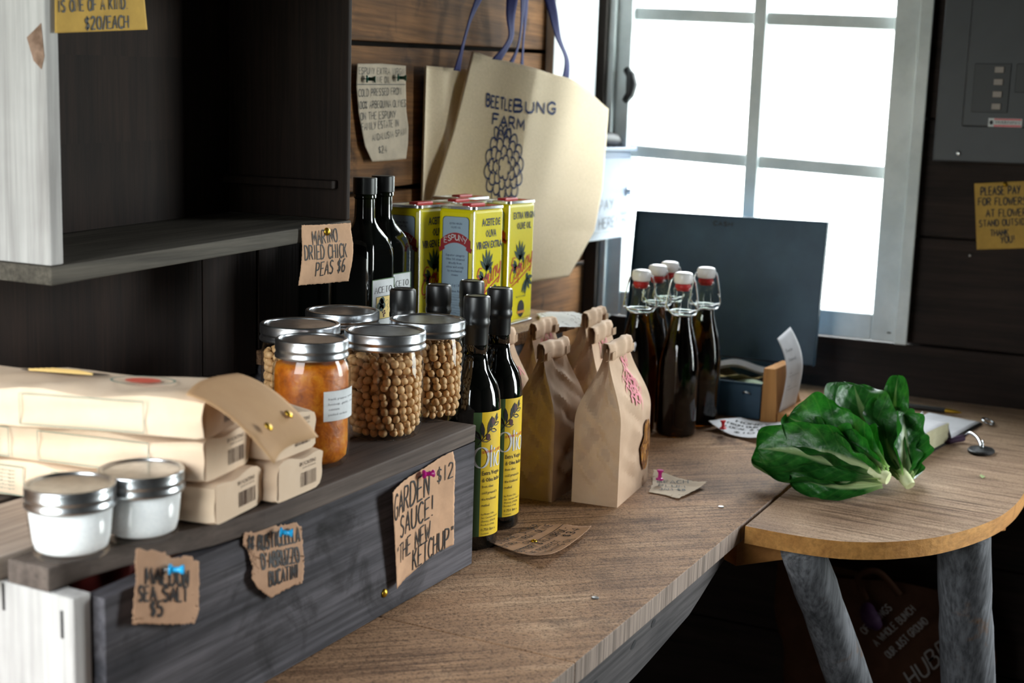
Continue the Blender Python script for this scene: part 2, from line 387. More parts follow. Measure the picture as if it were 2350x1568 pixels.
ADV = {'I': 2, '1': 2, '!': 2, "'": 1.6, '"': 2.2, '.': 1.5, ',': 1.6, 'M': 4.6, 'W': 5, '-': 3, '/': 2.4, ' ': 2.2, 'L': 3.3, 'E': 3.5, 'F': 3.4, 'J': 3}
def crom(p, n=4, closed=False):
    out = []; m = len(p)
    for i in range(m-1):
        p0 = p[max(i-1, 0)]; p1 = p[i]; p2 = p[i+1]; p3 = p[min(i+2, m-1)]
        for k in range(n):
            t = k/n; a = [0.5*((2*b)+(c-a_)*t+(2*a_-5*b+4*c-d)*t*t+(3*b-a_-3*c+d)*t**3) for a_, b, c, d in zip(p0, p1, p2, p3)]
            out.append(tuple(a))
    out.append(tuple(p[-1])); return out
def glyph_strokes(g):
    out = []
    for s in g.split('|'):
        sm = s.startswith('~'); pts = [tuple(float(c) for c in q.split(',')) for q in s.lstrip('~').split()]
        out.append(crom(pts, 4) if sm else pts)
    return out
_FC = {}
class Ink:
    """flat marks in sheet coordinates, later laid on a surface"""
    def __init__(s): s.p = []
    def poly(s, pts, mi=0): s.p.append(([tuple(q) for q in pts], [tuple(range(len(pts)))], mi)); return s
    def rect(s, x0, y0, x1, y1, mi=0, nx=1, ny=1):
        v = [(x0+(x1-x0)*i/nx, y0+(y1-y0)*j/ny) for j in range(ny+1) for i in range(nx+1)]
        f = [(j*(nx+1)+i, j*(nx+1)+i+1, (j+1)*(nx+1)+i+1, (j+1)*(nx+1)+i) for j in range(ny) for i in range(nx)]
        s.p.append((v, f, mi)); return s
    def stroke(s, pts, w, mi=0, maxseg=0.006, contrast=0.0):
        q = [pts[0]]
        for a, b in zip(pts, pts[1:]):
            L = math.hypot(b[0]-a[0], b[1]-a[1]); k = max(1, int(L/maxseg))
            for i in range(1, k+1): q.append((a[0]+(b[0]-a[0])*i/k, a[1]+(b[1]-a[1])*i/k))
        v = []; f = []; m = len(q)
        for i, p in enumerate(q):
            a = q[max(i-1, 0)]; b = q[min(i+1, m-1)]; dx, dy = b[0]-a[0], b[1]-a[1]; L = math.hypot(dx, dy) or 1e-9
            ww = w*(1-contrast*(1-abs(dy)/L))
            if i in (0, m-1): ww *= 0.8
            v += [(p[0]-dy/L*ww, p[1]+dx/L*ww), (p[0]+dy/L*ww, p[1]-dx/L*ww)]
        for i in range(m-1): f.append((2*i+1, 2*i+3, 2*i+2, 2*i))
        s.p.append((v, f, mi)); return s
    def hand(s, text, x0, y0, x1, y1, h, w=None, mi=0, jit=0.09, contrast=0.0, slant=0.0, serif=False, gap=1.25, upright=False):
        w = w or h*0.055
        tot = sum(ADV.get(c, 3.9)+gap for c in text)-gap
        L = math.hypot(x1-x0, y1-y0); ux, uy = (x1-x0)/L, (y1-y0)/L; kx = L/tot; ky = h/6.0; x = 0.0
        for c in text:
            if c in GL:
                dy0 = rnd(-.3, .3)*jit; sc = 1+rnd(-.12, .12)*jit
                for st in glyph_strokes(GL[c]):
                    pts = []
                    for (a, b) in st:
                        a += rnd(-.3, .3)*jit; b = (b+rnd(-.3, .3)*jit)*sc+dy0
                        X = (x+a+b*slant)*kx; Y = b*ky; pts.append((x0+ux*X, y0+uy*X+Y) if upright else (x0+ux*X-uy*Y, y0+uy*X+ux*Y))
                    s.stroke(pts, w, mi, contrast=contrast)
                    if serif and len(st) < 5:
                        for e, o in ((0, 1), (-1, -2)):
                            (a, b), (a2, b2) = st[e], st[o]
                            if abs(b2-b) > abs(a2-a)*0.9 and (b < .6 or b > 5.4):
                                X = (x+a)*kx; Y = b*ky; d = 0.85*kx
                                s.stroke([(x0+ux*(X-d)-uy*Y, y0+uy*(X-d)+ux*Y), (x0+ux*(X+d)-uy*Y, y0+uy*(X+d)+ux*Y)], w*0.35, mi)
            x += ADV.get(c, 3.9)+gap
        return s
    def type(s, text, x0, y0, x1, h, mi=0, bold=0.0, y1=None, shear=0.0):
        """printed sans lettering: cap height h, stretched to end at x1"""
        key = (text, bold, shear)
        if key not in _FC:
            cu = bpy.data.curves.new('t', 'FONT'); cu.body = text; cu.offset = bold; cu.resolution_u = 1; cu.size = 1.0; cu.shear = shear
            ob = bpy.data.objects.new('t', cu); me = bpy.data.meshes.new_from_object(ob)
            vs = [(v.co.x, v.co.y) for v in me.vertices]; fs = [tuple(p.vertices) for p in me.polygons]
            bpy.data.objects.remove(ob); bpy.data.curves.remove(cu); bpy.data.meshes.remove(me)
            _FC[key] = (vs, fs)
        vs, fs = _FC[key]
        if not vs: return s
        xa = min(v[0] for v in vs); xb = max(v[0] for v in vs); k = (x1-x0)/(xb-xa); kh = h/0.70
        y1 = y0 if y1 is None else y1
        s.p.append(([(x0+(v[0]-xa)*k, y0+v[1]*kh+(y1-y0)*(v[0]-xa)/(xb-xa)) for v in vs], fs, mi)); return s
    def leaf(s, x, y, ang, L, W, mi=0):
        c, d = cos(ang), sin(ang)
        pts = [(0, 0), (.25, .7), (.5, 1), (.78, .62), (1, 0), (.78, -.62), (.5, -1), (.25, -.7)]
        return s.poly([(x+c*a*L-d*b*W, y+d*a*L+c*b*W) for a, b in pts][::-1], mi)
    def disc(s, x, y, rx, ry, mi=0, n=20): return s.poly([(x+rx*cos(2*PI*i/n), y+ry*sin(2*PI*i/n)) for i in range(n)], mi)
    def build(s, name, mats, parent, fn, off=None, lift=0.0003, layer=0.00006):
        mb = MB()
        for v, f, mi in s.p:
            mb.add([fn(x, y, lift+layer*mi) for x, y in v], f, mi)
        return mb.build(name, mats, parent, off=off)

# ------------------------------------------------------------------ paper notes
def resample(p, n):
    L = [0]
    for a, b in zip(p, p[1:]): L.append(L[-1]+math.hypot(b[0]-a[0], b[1]-a[1]))
    out = []; j = 0
    for i in range(n+1):
        t = L[-1]*i/n
        while j < len(p)-2 and L[j+1] < t: j += 1
        k = (t-L[j])/max(L[j+1]-L[j], 1e-9); out.append((p[j][0]+(p[j+1][0]-p[j][0])*k, p[j][1]+(p[j+1][1]-p[j][1])*k))
    return out
def note(name, label, cat, top, right, bottom, left, place, ink, mat, curl=None, torn=0.0, thick=0.0004, group=None, n=40, inkmats=None):
    """top: left>right, right: top>bottom, bottom: left>right, left: top>bottom, in sheet coordinates;
    place(x, y, out) gives the point in the room; curl(x, y) is how far the sheet stands off"""
    T, Rr, B, L = (resample(e, n) for e in (top, right, bottom, left))
    def J(e):
        return [(a+rnd(-1, 1)*torn, b+rnd(-1, 1)*torn) if 0 < i < n else (a, b) for i, (a, b) in enumerate(e)]
    if torn: T, Rr, B, L = J(T), J(Rr), J(B), J(L)
    curl = curl or (lambda x, y: 0.001)
    def P(s_, t_):
        i = round(s_*n); j = round(t_*n)
        c = [(1-t_)*T[i][k]+t_*B[i][k]+(1-s_)*L[j][k]+s_*Rr[j][k]-((1-s_)*(1-t_)*T[0][k]+s_*(1-t_)*T[n][k]+(1-s_)*t_*B[0][k]+s_*t_*B[n][k]) for k in (0, 1)]
        return place(c[0], c[1], curl(c[0], c[1]))
    mb = MB().grid(P, n, n)
    off = place(top[0][0], top[0][1], 0)
    o = mb.build(name, mat, None, smooth=True, off=off, solid=0.0003)
    tag(o, label, cat, group)
    if ink: ink.build('handwriting', inkmats or M['ink'], o, lambda x, y, d: place(x, y, curl(x, y)+d+0.0004), off=off)
    return o
def onY(y0): return lambda a, b, d: (a, y0-d, b)          # sheet on a face looking to -Y
def onX(x0): return lambda a, b, d: (x0-d, -a, b)         # sheet on a face looking to -X (a = -y)
def onZ(z0): return lambda a, b, d: (a, b, z0+d)          # sheet lying flat
def push_pin(label, cat_label, at, axis, mat, group=None, s=1.0):
    """plastic push pin: point at 'at', body along 'axis'"""
    r = thing('push_pin', label, 'push pin', at, 0, group)
    a = Vector(axis).normalized(); q = a.to_track_quat('Z', 'Y'); r.rotation_mode = 'QUATERNION'; r.rotation_quaternion = q
    MB().lathe([(0.0055*s, .007*s), (0.0058*s, .008*s), (.0052*s, .0095*s), (.003*s, .0105*s), (.0026*s, .015*s), (.0032*s, .018*s), (.0046*s, .0195*s), (.005*s, .0205*s), (.0046*s, .0215*s)], 20).build('grip', mat, r, smooth='auto')
    MB().lathe([(.0004*s, -.004*s), (.0006*s, .0075*s)], 8).build('needle', M['wire'], r)
    return r
def brass_tack(label, at, axis, group=None, s=1.0):
    r = thing('brass_tack', label, 'thumbtack', at, 0, group)
    r.rotation_mode = 'QUATERNION'; r.rotation_quaternion = Vector(axis).normalized().to_track_quat('Z', 'Y')
    MB().lathe([(.0048*s, 0), (.0046*s, .001*s), (.0034*s, .0022*s), (.0014*s, .003*s), (0, .0032*s)], 20).build('head', M['brass'], r, smooth=True)
    MB().lathe([(.0004, -.005), (.0006, .0004)], 8).build('shank', M['brass'], r)
    return r
# ------------------------------------------------------------------ the room
import bmesh
def weld(o):
    bm = bmesh.new(); bm.from_mesh(o.data); bmesh.ops.remove_doubles(bm, verts=bm.verts, dist=1e-5); bmesh.ops.recalc_face_normals(bm, faces=bm.faces); bm.to_mesh(o.data); bm.free(); return o
def struct(name, mb, mats, parent=None, **k):
    o = mb.build(name, mats, parent, **k)
    if not parent: o['kind'] = 'structure'
    return o
# floor and ceiling
struct('floor', MB().box(-.4, 2.8, -2.1, 1.3, -0.83, -0.78), M['floor'])
cl = MB()
for i in range(15): cl.box(-.4+i*.212, -.19+i*.212, -2.1, 1.3, 1.55, 1.58)
struct('ceiling', cl, M['dark'])
# back wall: horizontal planks
wb = MB(); x0, x1 = -.345, 2.66
seam = [-.78, -.52, -.27, -.03, .185, .40, .632, .86, 1.06, 1.3, 1.56]
def tilt(x): return 0.04*(x-1.78)/.93
for a, b in zip(seam, seam[1:]):
    g = 0.004
    spans = [(x0, x1)]
    for s0, s1 in spans:
        t0 = tilt(s0); t1 = tilt(s1)
        d = rnd(0, .004); y = 1.158+d
        wb.hexa([(s0,y,a+g+t0),(s1,y,a+g+t1),(s1,1.20,a+g+t1),(s0,1.20,a+g+t0),(s0,y,b-g+t0),(s1,y,b-g+t1),(s1,1.20,b-g+t1),(s0,1.20,b-g+t0)])
struct('wall_back', wb, M['wallback'], bevel=.002)
struct('trim_1', MB().box(-.4, 2.66, 1.2, 1.215, -.78, 1.56), M['dark'])
# window wall
wr = MB()
for a, b in zip([-.78, -.55, -.33, -.11, .104, .32, .55, .80, 1.06, 1.3], [-.55, -.33, -.11, .104, .32, .55, .80, 1.06, 1.3, 1.56]):
    spans = [(-2.05, 1.2)] if (b <= -.109 or a >= 1.29) else [(-2.05, -1.9), (-.7, 1.2)] if (b <= .105 or a >= 1.05) else [(-2.05, -1.9), (-.7, .4715), (1.124, 1.2)]
    for s0, s1 in spans:
        d = rnd(0, .005); wr.box(2.668+d, 2.70, s0, s1, a+.002, b-.002)
struct('wall_right', wr, M['wallright'], bevel=.002)
struct('trim_2', MB().box(2.701, 2.715, -.7, .480, -.78, 1.56).box(2.701, 2.715, -2.05, -1.9, -.78, 1.56).box(2.701, 2.715, -1.9, -.7, -.78, -.2).box(2.701, 2.715, -1.9, -.7, 1.3, 1.56).box(2.70, 2.715, 1.126, 1.2, -.78, 1.56).box(2.70, 2.715, .463, 1.126, -.78, .10).box(2.70, 2.715, .463, 1.126, 1.062, 1.56), M['dark'])
struct('wall_left', MB().box(-.40, -.35, -2.1, .45, -.78, 1.56).box(-.40, 0, .40, .45, -.78, 1.56).box(-.05, 0, .45, .50, -.78, 1.56).box(-.05, 0, .50, 1.2, -.78, -.05).box(-.05, 0, .50, 1.2, .85, 1.56).box(-.05, 0, 1.15, 1.2, -.05, .85), M['dark'])  # unseen jog and opening, shaped to make the side daylight fall off faster
struct('wall_front', MB().box(-.4, 2.7, -2.1, -2.05, -.78, 1.56), M['dark'])
struct('trim_3', MB().box(2.60, 2.667, 1.127, 1.156, -.0, 1.5), M['dark'])       # dark corner post
# window: frame, muntins, dirty panes
w = thing('window_1', None, None, (2.67, .795, .11)); w['kind'] = 'structure'
O = (2.67, .795, .11)
fr = MB()
fr.box(2.630, 2.70, .472, .536, .110, 1.06)          # right stile
fr.box(2.630, 2.70, 1.080, 1.122, .110, 1.06)        # left stile
fr.box(2.632, 2.70, .536, 1.080, .110, .163)         # bottom rail
fr.box(2.632, 2.70, .536, 1.080, 1.01, 1.06)
fr.build('sash_frame', M['whitepaint'], w, off=O, bevel=.003)
MB().box(2.622, 2.632, .464, .488, .108, 1.07).box(2.615, 2.66, 1.112, 1.127, .10, 1.07).build('casing', M['whitepaint'], w, off=O, bevel=.002)
for z in (.443, .731):
    d = .013
    MB().hexa([(2.648,.53,z-.014),(2.69,.53,z-.014),(2.69,1.085,z-.014+d*1.9),(2.648,1.085,z-.014+d*1.9),(2.650,.53,z+.012),(2.69,.53,z+.012),(2.69,1.085,z+.012+d*1.9),(2.650,1.085,z+.012+d*1.9)]).build('muntin', M['whitepaint'], w, off=O, bevel=.003)
MB().box(2.640, 2.69, .793, .820, .16, 1.02).build('mullion', M['whitepaint'], w, off=O, bevel=.003)
def pane_mat():
    m = bpy.data.materials.new('dirty_window_glass'); m.use_nodes = True; nt = m.node_tree; nt.nodes.clear(); n = N(nt)
    t = n.new('ShaderNodeBsdfTransparent'); d = n.new('ShaderNodeBsdfTranslucent'); g = n.new('ShaderNodeBsdfGlossy')
    d.inputs[0].default_value = (.86, .9, .9, 1); g.inputs['Roughness'].default_value = .05
    f = n.ramp(n.noise(n.coord(), 7, 5, .6, .4), [(.38, (.06,)*3+(1,)), (.75, (.30,)*3+(1,))])
    a = n.new('ShaderNodeMixShader'); nt.links.new(f, a.inputs[0]); nt.links.new(t.outputs[0], a.inputs[1]); nt.links.new(d.outputs[0], a.inputs[2])
    b = n.new('ShaderNodeMixShader'); b.inputs[0].default_value = .05; nt.links.new(a.outputs[0], b.inputs[1]); nt.links.new(g.outputs[0], b.inputs[2])
    o = n.new('ShaderNodeOutputMaterial'); nt.links.new(b.outputs[0], o.inputs[0]); return m
M['pane'] = pane_mat()
for ya, yb in ((.536, .797), (.817, 1.080)):
    for za, zb in ((.160, .447), (.447, .735), (.735, 1.012)):
        MB().box(2.674, 2.677, ya, yb, za, zb).build('pane', M['pane'], w, off=O)
MB().tube([(2.632, 1.088, .572), (2.622, 1.074, .585), (2.620, 1.070, .605), (2.622, 1.074, .624), (2.632, 1.088, .636)], [.008, .010, .013, .010, .008], 10).build('latch', M['blackplastic'], w, off=O, smooth=True)
MB().lathe([(.004, 0), (.004, .002)], 10).build('screw', M['blackplastic'], w).location = (2.629-O[0], .500-O[1], .128-O[2])
# white painted upright on the back wall, half hidden by the tote bags
tag(MB().box(2.375, 2.585, 1.138, 1.157, .56, 1.30).build('upright_board', M['whiteboard'], None, bevel=.002), 'white painted upright board on the plank wall behind the tote bags', 'board')

# ------------------------------------------------------------------ plank table
M['oldsteel'] = plain('dull_steel', (120, 118, 116), .5, .8)
tb = thing('plank_table', 'long rough sawn plank table carrying crates, bottles and paper bags', 'table', (1.5, .8, -.78))
O = (1.5, .8, -.78)
t = MB(); xs = [.25, 1.10, 2.655]
for a, b in zip(xs, xs[1:]): t.box(a+.0002, b-.0002, .4805, 1.152, -.025, 0)
t.build('tabletop', [M['table'], M['endgrain']], tb, off=O, bevel=.0015)
o = tb.children[-1]
for p in o.data.polygons:
    if abs(p.normal.y) > .9: p.material_index = 1
ap = MB()
def apz(x): return -.083+.010*sin(x*9)+ (0.035*max(0, (x-1.48)/.14) if x > 1.48 else 0)
for i in range(30):
    a = .3+(1.30)*i/30; b = .3+1.30*(i+1)/30
    if i == 0: AV = []
    ap.add([(a,.493,-.025),(b,.493,-.025),(b,.493,apz(b)),(a,.493,apz(a)),(a,.515,-.025),(b,.515,-.025),(b,.515,apz(b)),(a,.515,apz(a))], [(3,2,1,0),(4,5,6,7),(2,3,7,6)])
weld(ap.build('apron', M['apron'], tb, off=O))
for x, z in ((1.18, -.056), (1.285, -.050), (1.345, -.045)):
    e = [(x+.0075*cos(2*PI*k/9)*rnd(.6, 1.1)+.003*sin(2*PI*k/9), .4926, z+.0048*sin(2*PI*k/9)*rnd(.6, 1.1)) for k in range(9)]
    MB().add(e, [tuple(range(9))]).build('nail_hole', M['ink'], tb, off=O)
for x in (.35, 2.55):
    for y in (1.10,): MB().box(x-.04, x+.04, y-.03, y+.03, -.78, -.025).build('leg', M['apron'], tb, off=O)
for lab, x, y in (('shiny round screw head in the table in front of the paper bags', 1.689, .529), ('dull screw head sunk in the table towards the front edge', 1.271, .535)):
    s = MB().lathe([(.0042, 0), (.0044, .0008), (.0036, .0014), (.0012, .0011), (0, .0009)], 18).build('screw_head', M['tinrim'] if x > 1.5 else M['oldsteel'], None, smooth='auto')
    s.location = (x, y, 0.0); tag(s, lab, 'screw')

# ------------------------------------------------------------------ round topped corner table on log legs
rt = thing('corner_table', 'round edged oak corner table on two weathered log legs', 'table', (1.95, .33, -.78)); O = (1.95, .33, -.78)
cur = [(1.624,.474),(1.620,.42),(1.624,.364),(1.641,.322),(1.668,.286),(1.708,.250),(1.754,.224),(1.81,.201),(1.866,.185),(1.93,.175),(1.99,.171),(2.08,.170),(2.2,.180),(2.35,.19),(2.66,.19)]
cur = crom(cur, 3)
n = len(cur); ring = cur+[(2.66, .474)]
m = MB(); k = len(ring)
m.add([(x, y, 0) for x, y in ring]+[(x, y, -.0235) for x, y in ring], [tuple(range(k)), tuple(range(2*k-1, k-1, -1))]+[(i, i+k, (i+1) % k+k, (i+1) % k) for i in range(k)], 0)
m.m = [0, 1]+[1]*k
m.build('tabletop', [M['roundtop'], M['roundedge']], rt, off=O)
a = Vector((1.632, .486, 0)); b = Vector((2.008, .190, 0)); d = (b-a).normalized(); q = Vector((-d.y, d.x, 0))
br = MB(); br.hexa([a+Vector((0,0,-.060)), b+Vector((0,0,-.060)), b+q*.035+Vector((0,0,-.060)), a+q*.035+Vector((0,0,-.060)), a+Vector((0,0,-.0255)), b+Vector((0,0,-.0255)), b+q*.035+Vector((0,0,-.0255)), a+q*.035+Vector((0,0,-.0255))])
bo = br.build('bracket_strip', M['bracket'], rt, off=O, bevel=.001)
sc = a+d*.075+Vector((0, 0, -.041))-q*.0005
s = MB().lathe([(.0055, 0), (.005, .001), (.002, .0012), (0, .0006)], 16).build('screw', M['darkmetal'], bo); s.matrix_basis = Matrix.Translation(sc-Vector(O)) @ Vector((-q.x, -q.y, 0)).to_track_quat('Z', 'Y').to_matrix().to_4x4()
def log(p0, p1, r0, r1):
    p0 = Vector(p0); p1 = Vector(p1); pts = []; rr = []
    ph = rnd(0, 6)
    for i in range(25):
        t_ = i/24; p = p0.lerp(p1, t_)+Vector((sin(t_*7+ph)*.004, cos(t_*5+ph)*.003, 0)); pts.append(p); rr.append(r0+(r1-r0)*t_+rnd(-.0012, .0012))
    return MB().tube(pts, rr, 18)
log((1.648, .402, -.026), (2.11, .26, -.78), .029, .034).build('leg', M['log'], rt, off=O, smooth=True)
log((1.862, .228, -.030), (2.115, .19, -.78), .036, .042).build('leg', M['log'], rt, off=O, smooth=True)

# ------------------------------------------------------------------ near crate
cr = thing('wooden_crate', 'long grey weathered crate lying upside down with price notes pinned to its front', 'crate', (1.0, .9, 0)); O = (1.0, .9, 0)
m = MB(); NX = 20
for i in range(NX):
    xa = .711+.586*i/NX; xb = .711+.586*(i+1)/NX
    za = .1475-.004*max(0, 1-(xa-.711)/.2); zb = .1475-.004*max(0, 1-(xb-.711)/.2)
    vs = [(xa,.705,.001),(xb,.705,.001),(xb,.724,.001),(xa,.724,.001),(xa,.705,za),(xb,.705,zb),(xb,.724,zb),(xa,.724,za)]
    fs = [(3,2,1,0),(4,5,6,7),(0,1,5,4),(2,3,7,6)]
    if i == 0: fs.append((3,0,4,7))
    if i == NX-1: fs.append((1,2,6,5))
    m.add(vs, fs)
weld(m.build('front_board', M['crate'], cr, off=O))
ep = MB().box(.690, .7085, .7165, 1.12, .001, .1475).build('end_panel', M['pale'], cr, off=O, bevel=.0015)
for y, z in ((.79, .135), (.728, .125), (.722, .05), (.80, .05)):
    MB().box(.6893, .6905, y-.0012, y+.0012, z-.011, z+.011).build('staple', M['ink'], ep, off=(0, 0, 0)).location = (-O[0], -O[1], -O[2])
MB().box(1.278, 1.2965, .7245, 1.12, .001, .1475).build('end_panel', M['crate'], cr, off=O, bevel=.0015)
MB().box(.690, 1.297, 1.121, 1.14, .001, .1475).build('back_board', M['crate'], cr, off=O, bevel=.0015)
fe = [(.688,.739),(.73,.738),(.78,.728),(.84,.707),(.90,.6985),(1.0,.6985),(1.15,.701),(1.2985,.7045)]
m = MB(); k = len(fe)
top = [(x, y, .168) for x, y in fe]+[(x, .783, .168) for x, y in fe]
bot = [(x, y+.001, .1485) for x, y in fe]+[(x, .783, .1485) for x, y in fe]
fs = []
for i in range(k-1):
    fs += [(i, i+1, i+1+k, i+k), (2*k+i+1, 2*k+i, 3*k+i, 3*k+i+1), (i, 2*k+i, 2*k+i+1, i+1), (k+i+1, 3*k+i+1, 3*k+i, k+i)]
fs += [(0, k, 3*k, 2*k), (k-1, 3*k-1, 4*k-1, 2*k-1)]
m.add(top+bot, fs); m.build('lid_slat', M['lid'], cr, off=O, bevel=.0015)
MB().box(.662, 1.2985, .7905, .902, .1485, .168).build('lid_slat', M['palelid'], cr, off=O, bevel=.0015)
MB().box(.66, 1.2985, .912, 1.14, .1485, .168).build('lid_slat', M['lid'], cr, off=O, bevel=.0015)
for lab, x, y, c in (('dark red carton inside the near crate, seen through the gap', .790, .760, (96, 24, 18)), ('small orange carton inside the near crate beside a red one', .822, .758, (214, 108, 40))):
    cb = MB().box(-.0145, .0145, -.02, .05, 0, .143).build('carton', plain('carton', c, .6), None, bevel=.001); cb.location = (x, y, .0015); tag(cb, lab, 'carton')
# brass tack in the crate board low down
brass_tack('brass thumbtack near the bottom of the grey crate front', (1.107, .7047, .024), (0, -1, 0))

# ------------------------------------------------------------------ second crate behind
c2 = thing('wooden_crate', 'second low crate against the plank wall carrying the oil tins', 'crate', (1.65, 1.0, 0)); O = (1.65, 1.0, 0)
MB().box(1.40, 2.00, .922, .942, .001, .179).build('front_board', M['crate'], c2, off=O, bevel=.0015)
MB().box(1.40, 2.00, 1.125, 1.145, .001, .179).build('back_board', M['crate'], c2, off=O, bevel=.0015)
MB().box(1.40, 1.42, .943, 1.124, .001, .179).build('end_panel', M['crate'], c2, off=O, bevel=.0015)
MB().box(1.98, 2.00, .943, 1.124, .001, .179).build('end_panel', M['crate'], c2, off=O, bevel=.0015)
MB().box(1.395, 2.005, .885, 1.03, .180, .200).build('lid_slat', M['table'], c2, off=O, bevel=.0015)
MB().box(1.395, 2.005, 1.036, 1.147, .180, .200).build('lid_slat', M['table'], c2, off=O, bevel=.0015)

# ------------------------------------------------------------------ shelf box on its dark plank support
sp = thing('support_panel', 'black plank panel standing behind the jars under the shelf box, right plank added for shade', 'panel', (1.1, 1.10, .168)); O = (1.1, 1.10, .168)
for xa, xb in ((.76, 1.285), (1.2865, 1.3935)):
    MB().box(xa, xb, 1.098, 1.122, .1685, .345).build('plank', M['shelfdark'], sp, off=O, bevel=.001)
MB().box(1.400, 1.60, 1.098, 1.122, .2008, .345).build('plank', M['shelfdark'], sp, off=O, bevel=.001)  # plank run on past the real boards; its dark colour stands in for shade
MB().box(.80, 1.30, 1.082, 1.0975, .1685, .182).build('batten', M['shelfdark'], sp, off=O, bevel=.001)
sb = thing('shelf_box', 'tall open wooden box with pale left side mounted as a shelf', 'shelf', (1.14, 1.05, .36)); O = (1.14, 1.05, .36)
def sh(x): return .040*(x-1.385)          # the box sags to the left
def sbox(x0, x1, y0, y1, z0, z1, nm, mat, par=None):
    a, b = sh(x0), sh(x1)
    return MB().hexa([(x0,y0,z0+a),(x1,y0,z0+b),(x1,y1,z0+b),(x0,y1,z0+a),(x0,y0,z1+a),(x1,y0,z1+b),(x1,y1,z1+b),(x0,y1,z1+a)]).build(nm, mat, par or sb, off=O, bevel=.0015)
sbox(.893, 1.392, .945, 1.150, .367, .385, 'bottom_board', M['shelfboard'])
lp = sbox(.895, .911, .947, 1.150, .3855, .86, 'left_panel', [M['pale']])
sbox(1.384, 1.392, .947, 1.150, .3855, .86, 'right_panel', M['shelfdark'])
sbox(1.370, 1.3835, .960, 1.1345, .425, .4355, 'batten', M['shelfdark'])
M['chip'] = noisy('chipped_brown_wood', (104, 80, 64), (150, 122, 104), 60, .8)
bp = MB()
for a, b in ((.3855, .4850), (.4850, .5850), (.5850, .7200), (.7200, .86)): 
    s0, s1 = sh(.912), sh(1.3838)
    bp.hexa([(.912,1.135,a+s0),(1.3838,1.135,a+s1),(1.3838,1.150,a+s1),(.912,1.150,a+s0),(.912,1.135,b+s0),(1.3838,1.135,b+s1),(1.3838,1.150,b+s1),(.912,1.150,b+s0)])
bp.build('back_planks', M['shelfdark'], sb, off=O)
sbox(.893, 1.392, .947, 1.150, .8605, .88, 'top_board', M['shelfboard'])
MB().add([(.8945,.970,.577),(.8945,.951,.590),(.8945,.948,.560),(.8945,.952,.548),(.8945,.962,.556)], [(0,1,2,3,4)]).build('chipped_patch', M['chip'], lp).location = (-O[0], -O[1], -O[2])
# front rail hung with the yellow card (just below the top edge of the picture)
rail = sbox(.912, 1.384, .947, .962, .672, .72, 'front_rail', M['shelfdark'])
# ------------------------------------------------------------------ jars
def band(R, h, z0):
    mb = MB(); prof = [(R*.955, 0), (R*1.0, 0), (R*1.012, .0012), (R*1.012, .0030), (R*.985, .0046), (R*.98, .0066), (R*1.0, .0082), (R*1.0, .0096)]
    top = [(R*1.0, h-.0018), (R*.985, h-.0004), (R*.96, h), (R*.90, h), (R*.885, h-.0006), (R*.88, h-.0016)]
    mb.lathe(prof[::1]+[(R*1.0, .0098)]+[(R*1.0, h-.002)]+top, 120, (0, 0, z0), fr=lambda r, z, a: r*(1-.006*(1 if (z > .0097 and z < h-.0015) else 0)*(.5+.5*cos(a*60))))
    return mb
def jar_lid(root, R, h, z0):
    o = band(R, h, z0).build('screw_band', M['steel'], root, smooth='auto', angle=1.0)
    o.data.polygons[0].use_smooth = True
    MB().lathe([(0, h-.0026), (R*.55, h-.0026), (R*.6, h-.0021), (R*.66, h-.0021), (R*.70, h-.0028), (R*.80, h-.0028), (R*.86, h-.0018), (R*.90, h-.0018)], 64, (0, 0, z0)).build('lid_plate', M['lidtop'], root, smooth=True)
def glass_jar(root, prof):
    return MB().lathe(prof, 64).build('glass', M['glass'], root, smooth=True)
# -- salt jars
def salt_jar(loc, label):
    r = thing('salt_jar', label, 'jar', loc, 0, 'small jars of sea salt')
    glass_jar(r, [(0, .002), (.020, .0015), (.025, .0003), (.0278, .0008), (.0292, .003), (.0306, .012), (.0335, .0405)])
    MB().lathe([(0, .0045), (.024, .0045), (.0274, .0065), (.0292, .013), (.0315, .0355), (.0305, .038), (.02, .0395), (0, .0385)], 48).build('salt', M['salt'], r, smooth=True)['kind'] = 'stuff'
    jar_lid(r, .0348, .0172, .0398)
salt_jar((.7245, .752, .168), 'nearest small jar of white sea salt with steel band at the crate corner')
salt_jar((.787, .7375, .168), 'second jar of white sea salt touching the pasta packets, behind the nearest jar')
# -- garden sauce
def sauce_mat():
    m, nt, b = mk('garden_sauce'); n = N(nt); c = n.coord()
    f = n.noise(c, 130, 6, .7, .5); g = n.noise(c, 30, 4)
    col = n.ramp(n.math('ADD', n.math('MULTIPLY', f, .5), n.math('MULTIPLY', g, .5)), [(.36, (132, 62, 8)), (.5, (190, 104, 14)), (.66, (226, 156, 46))])
    nt.links.new(col, b.inputs['Base Color']); b.inputs['Roughness'].default_value = .35
    nt.links.new(n.bump(f, .4, .002), b.inputs['Normal']); b.inputs['Subsurface Weight'].default_value = .25; b.inputs['Subsurface Radius'].default_value = (.012, .005, .002); b.inputs['Subsurface Scale'].default_value = .4
    return m
M['sauce'] = sauce_mat()
sj = thing('sauce_jar', 'pint jar of orange garden sauce with a white label', 'jar', (1.056, .7625, .168))
def quilt(r, z, a):
    if z < .02 or z > .092: return r
    return r*(1+.010*max(0, cos(a*9+z*190)*cos(a*9-z*190)))
zz = [(0, .002), (.030, .0006), (.034, .0008), (.0368, .004), (.0382, .010)]+[(.0386+.0006*sin(i*.3), .014+.0035*i) for i in range(24)]+[(.0376, .102), (.0345, .108), (.034, .111)]
MB().lathe(zz, 108, fr=quilt).build('glass', M['glass'], sj, smooth=True)
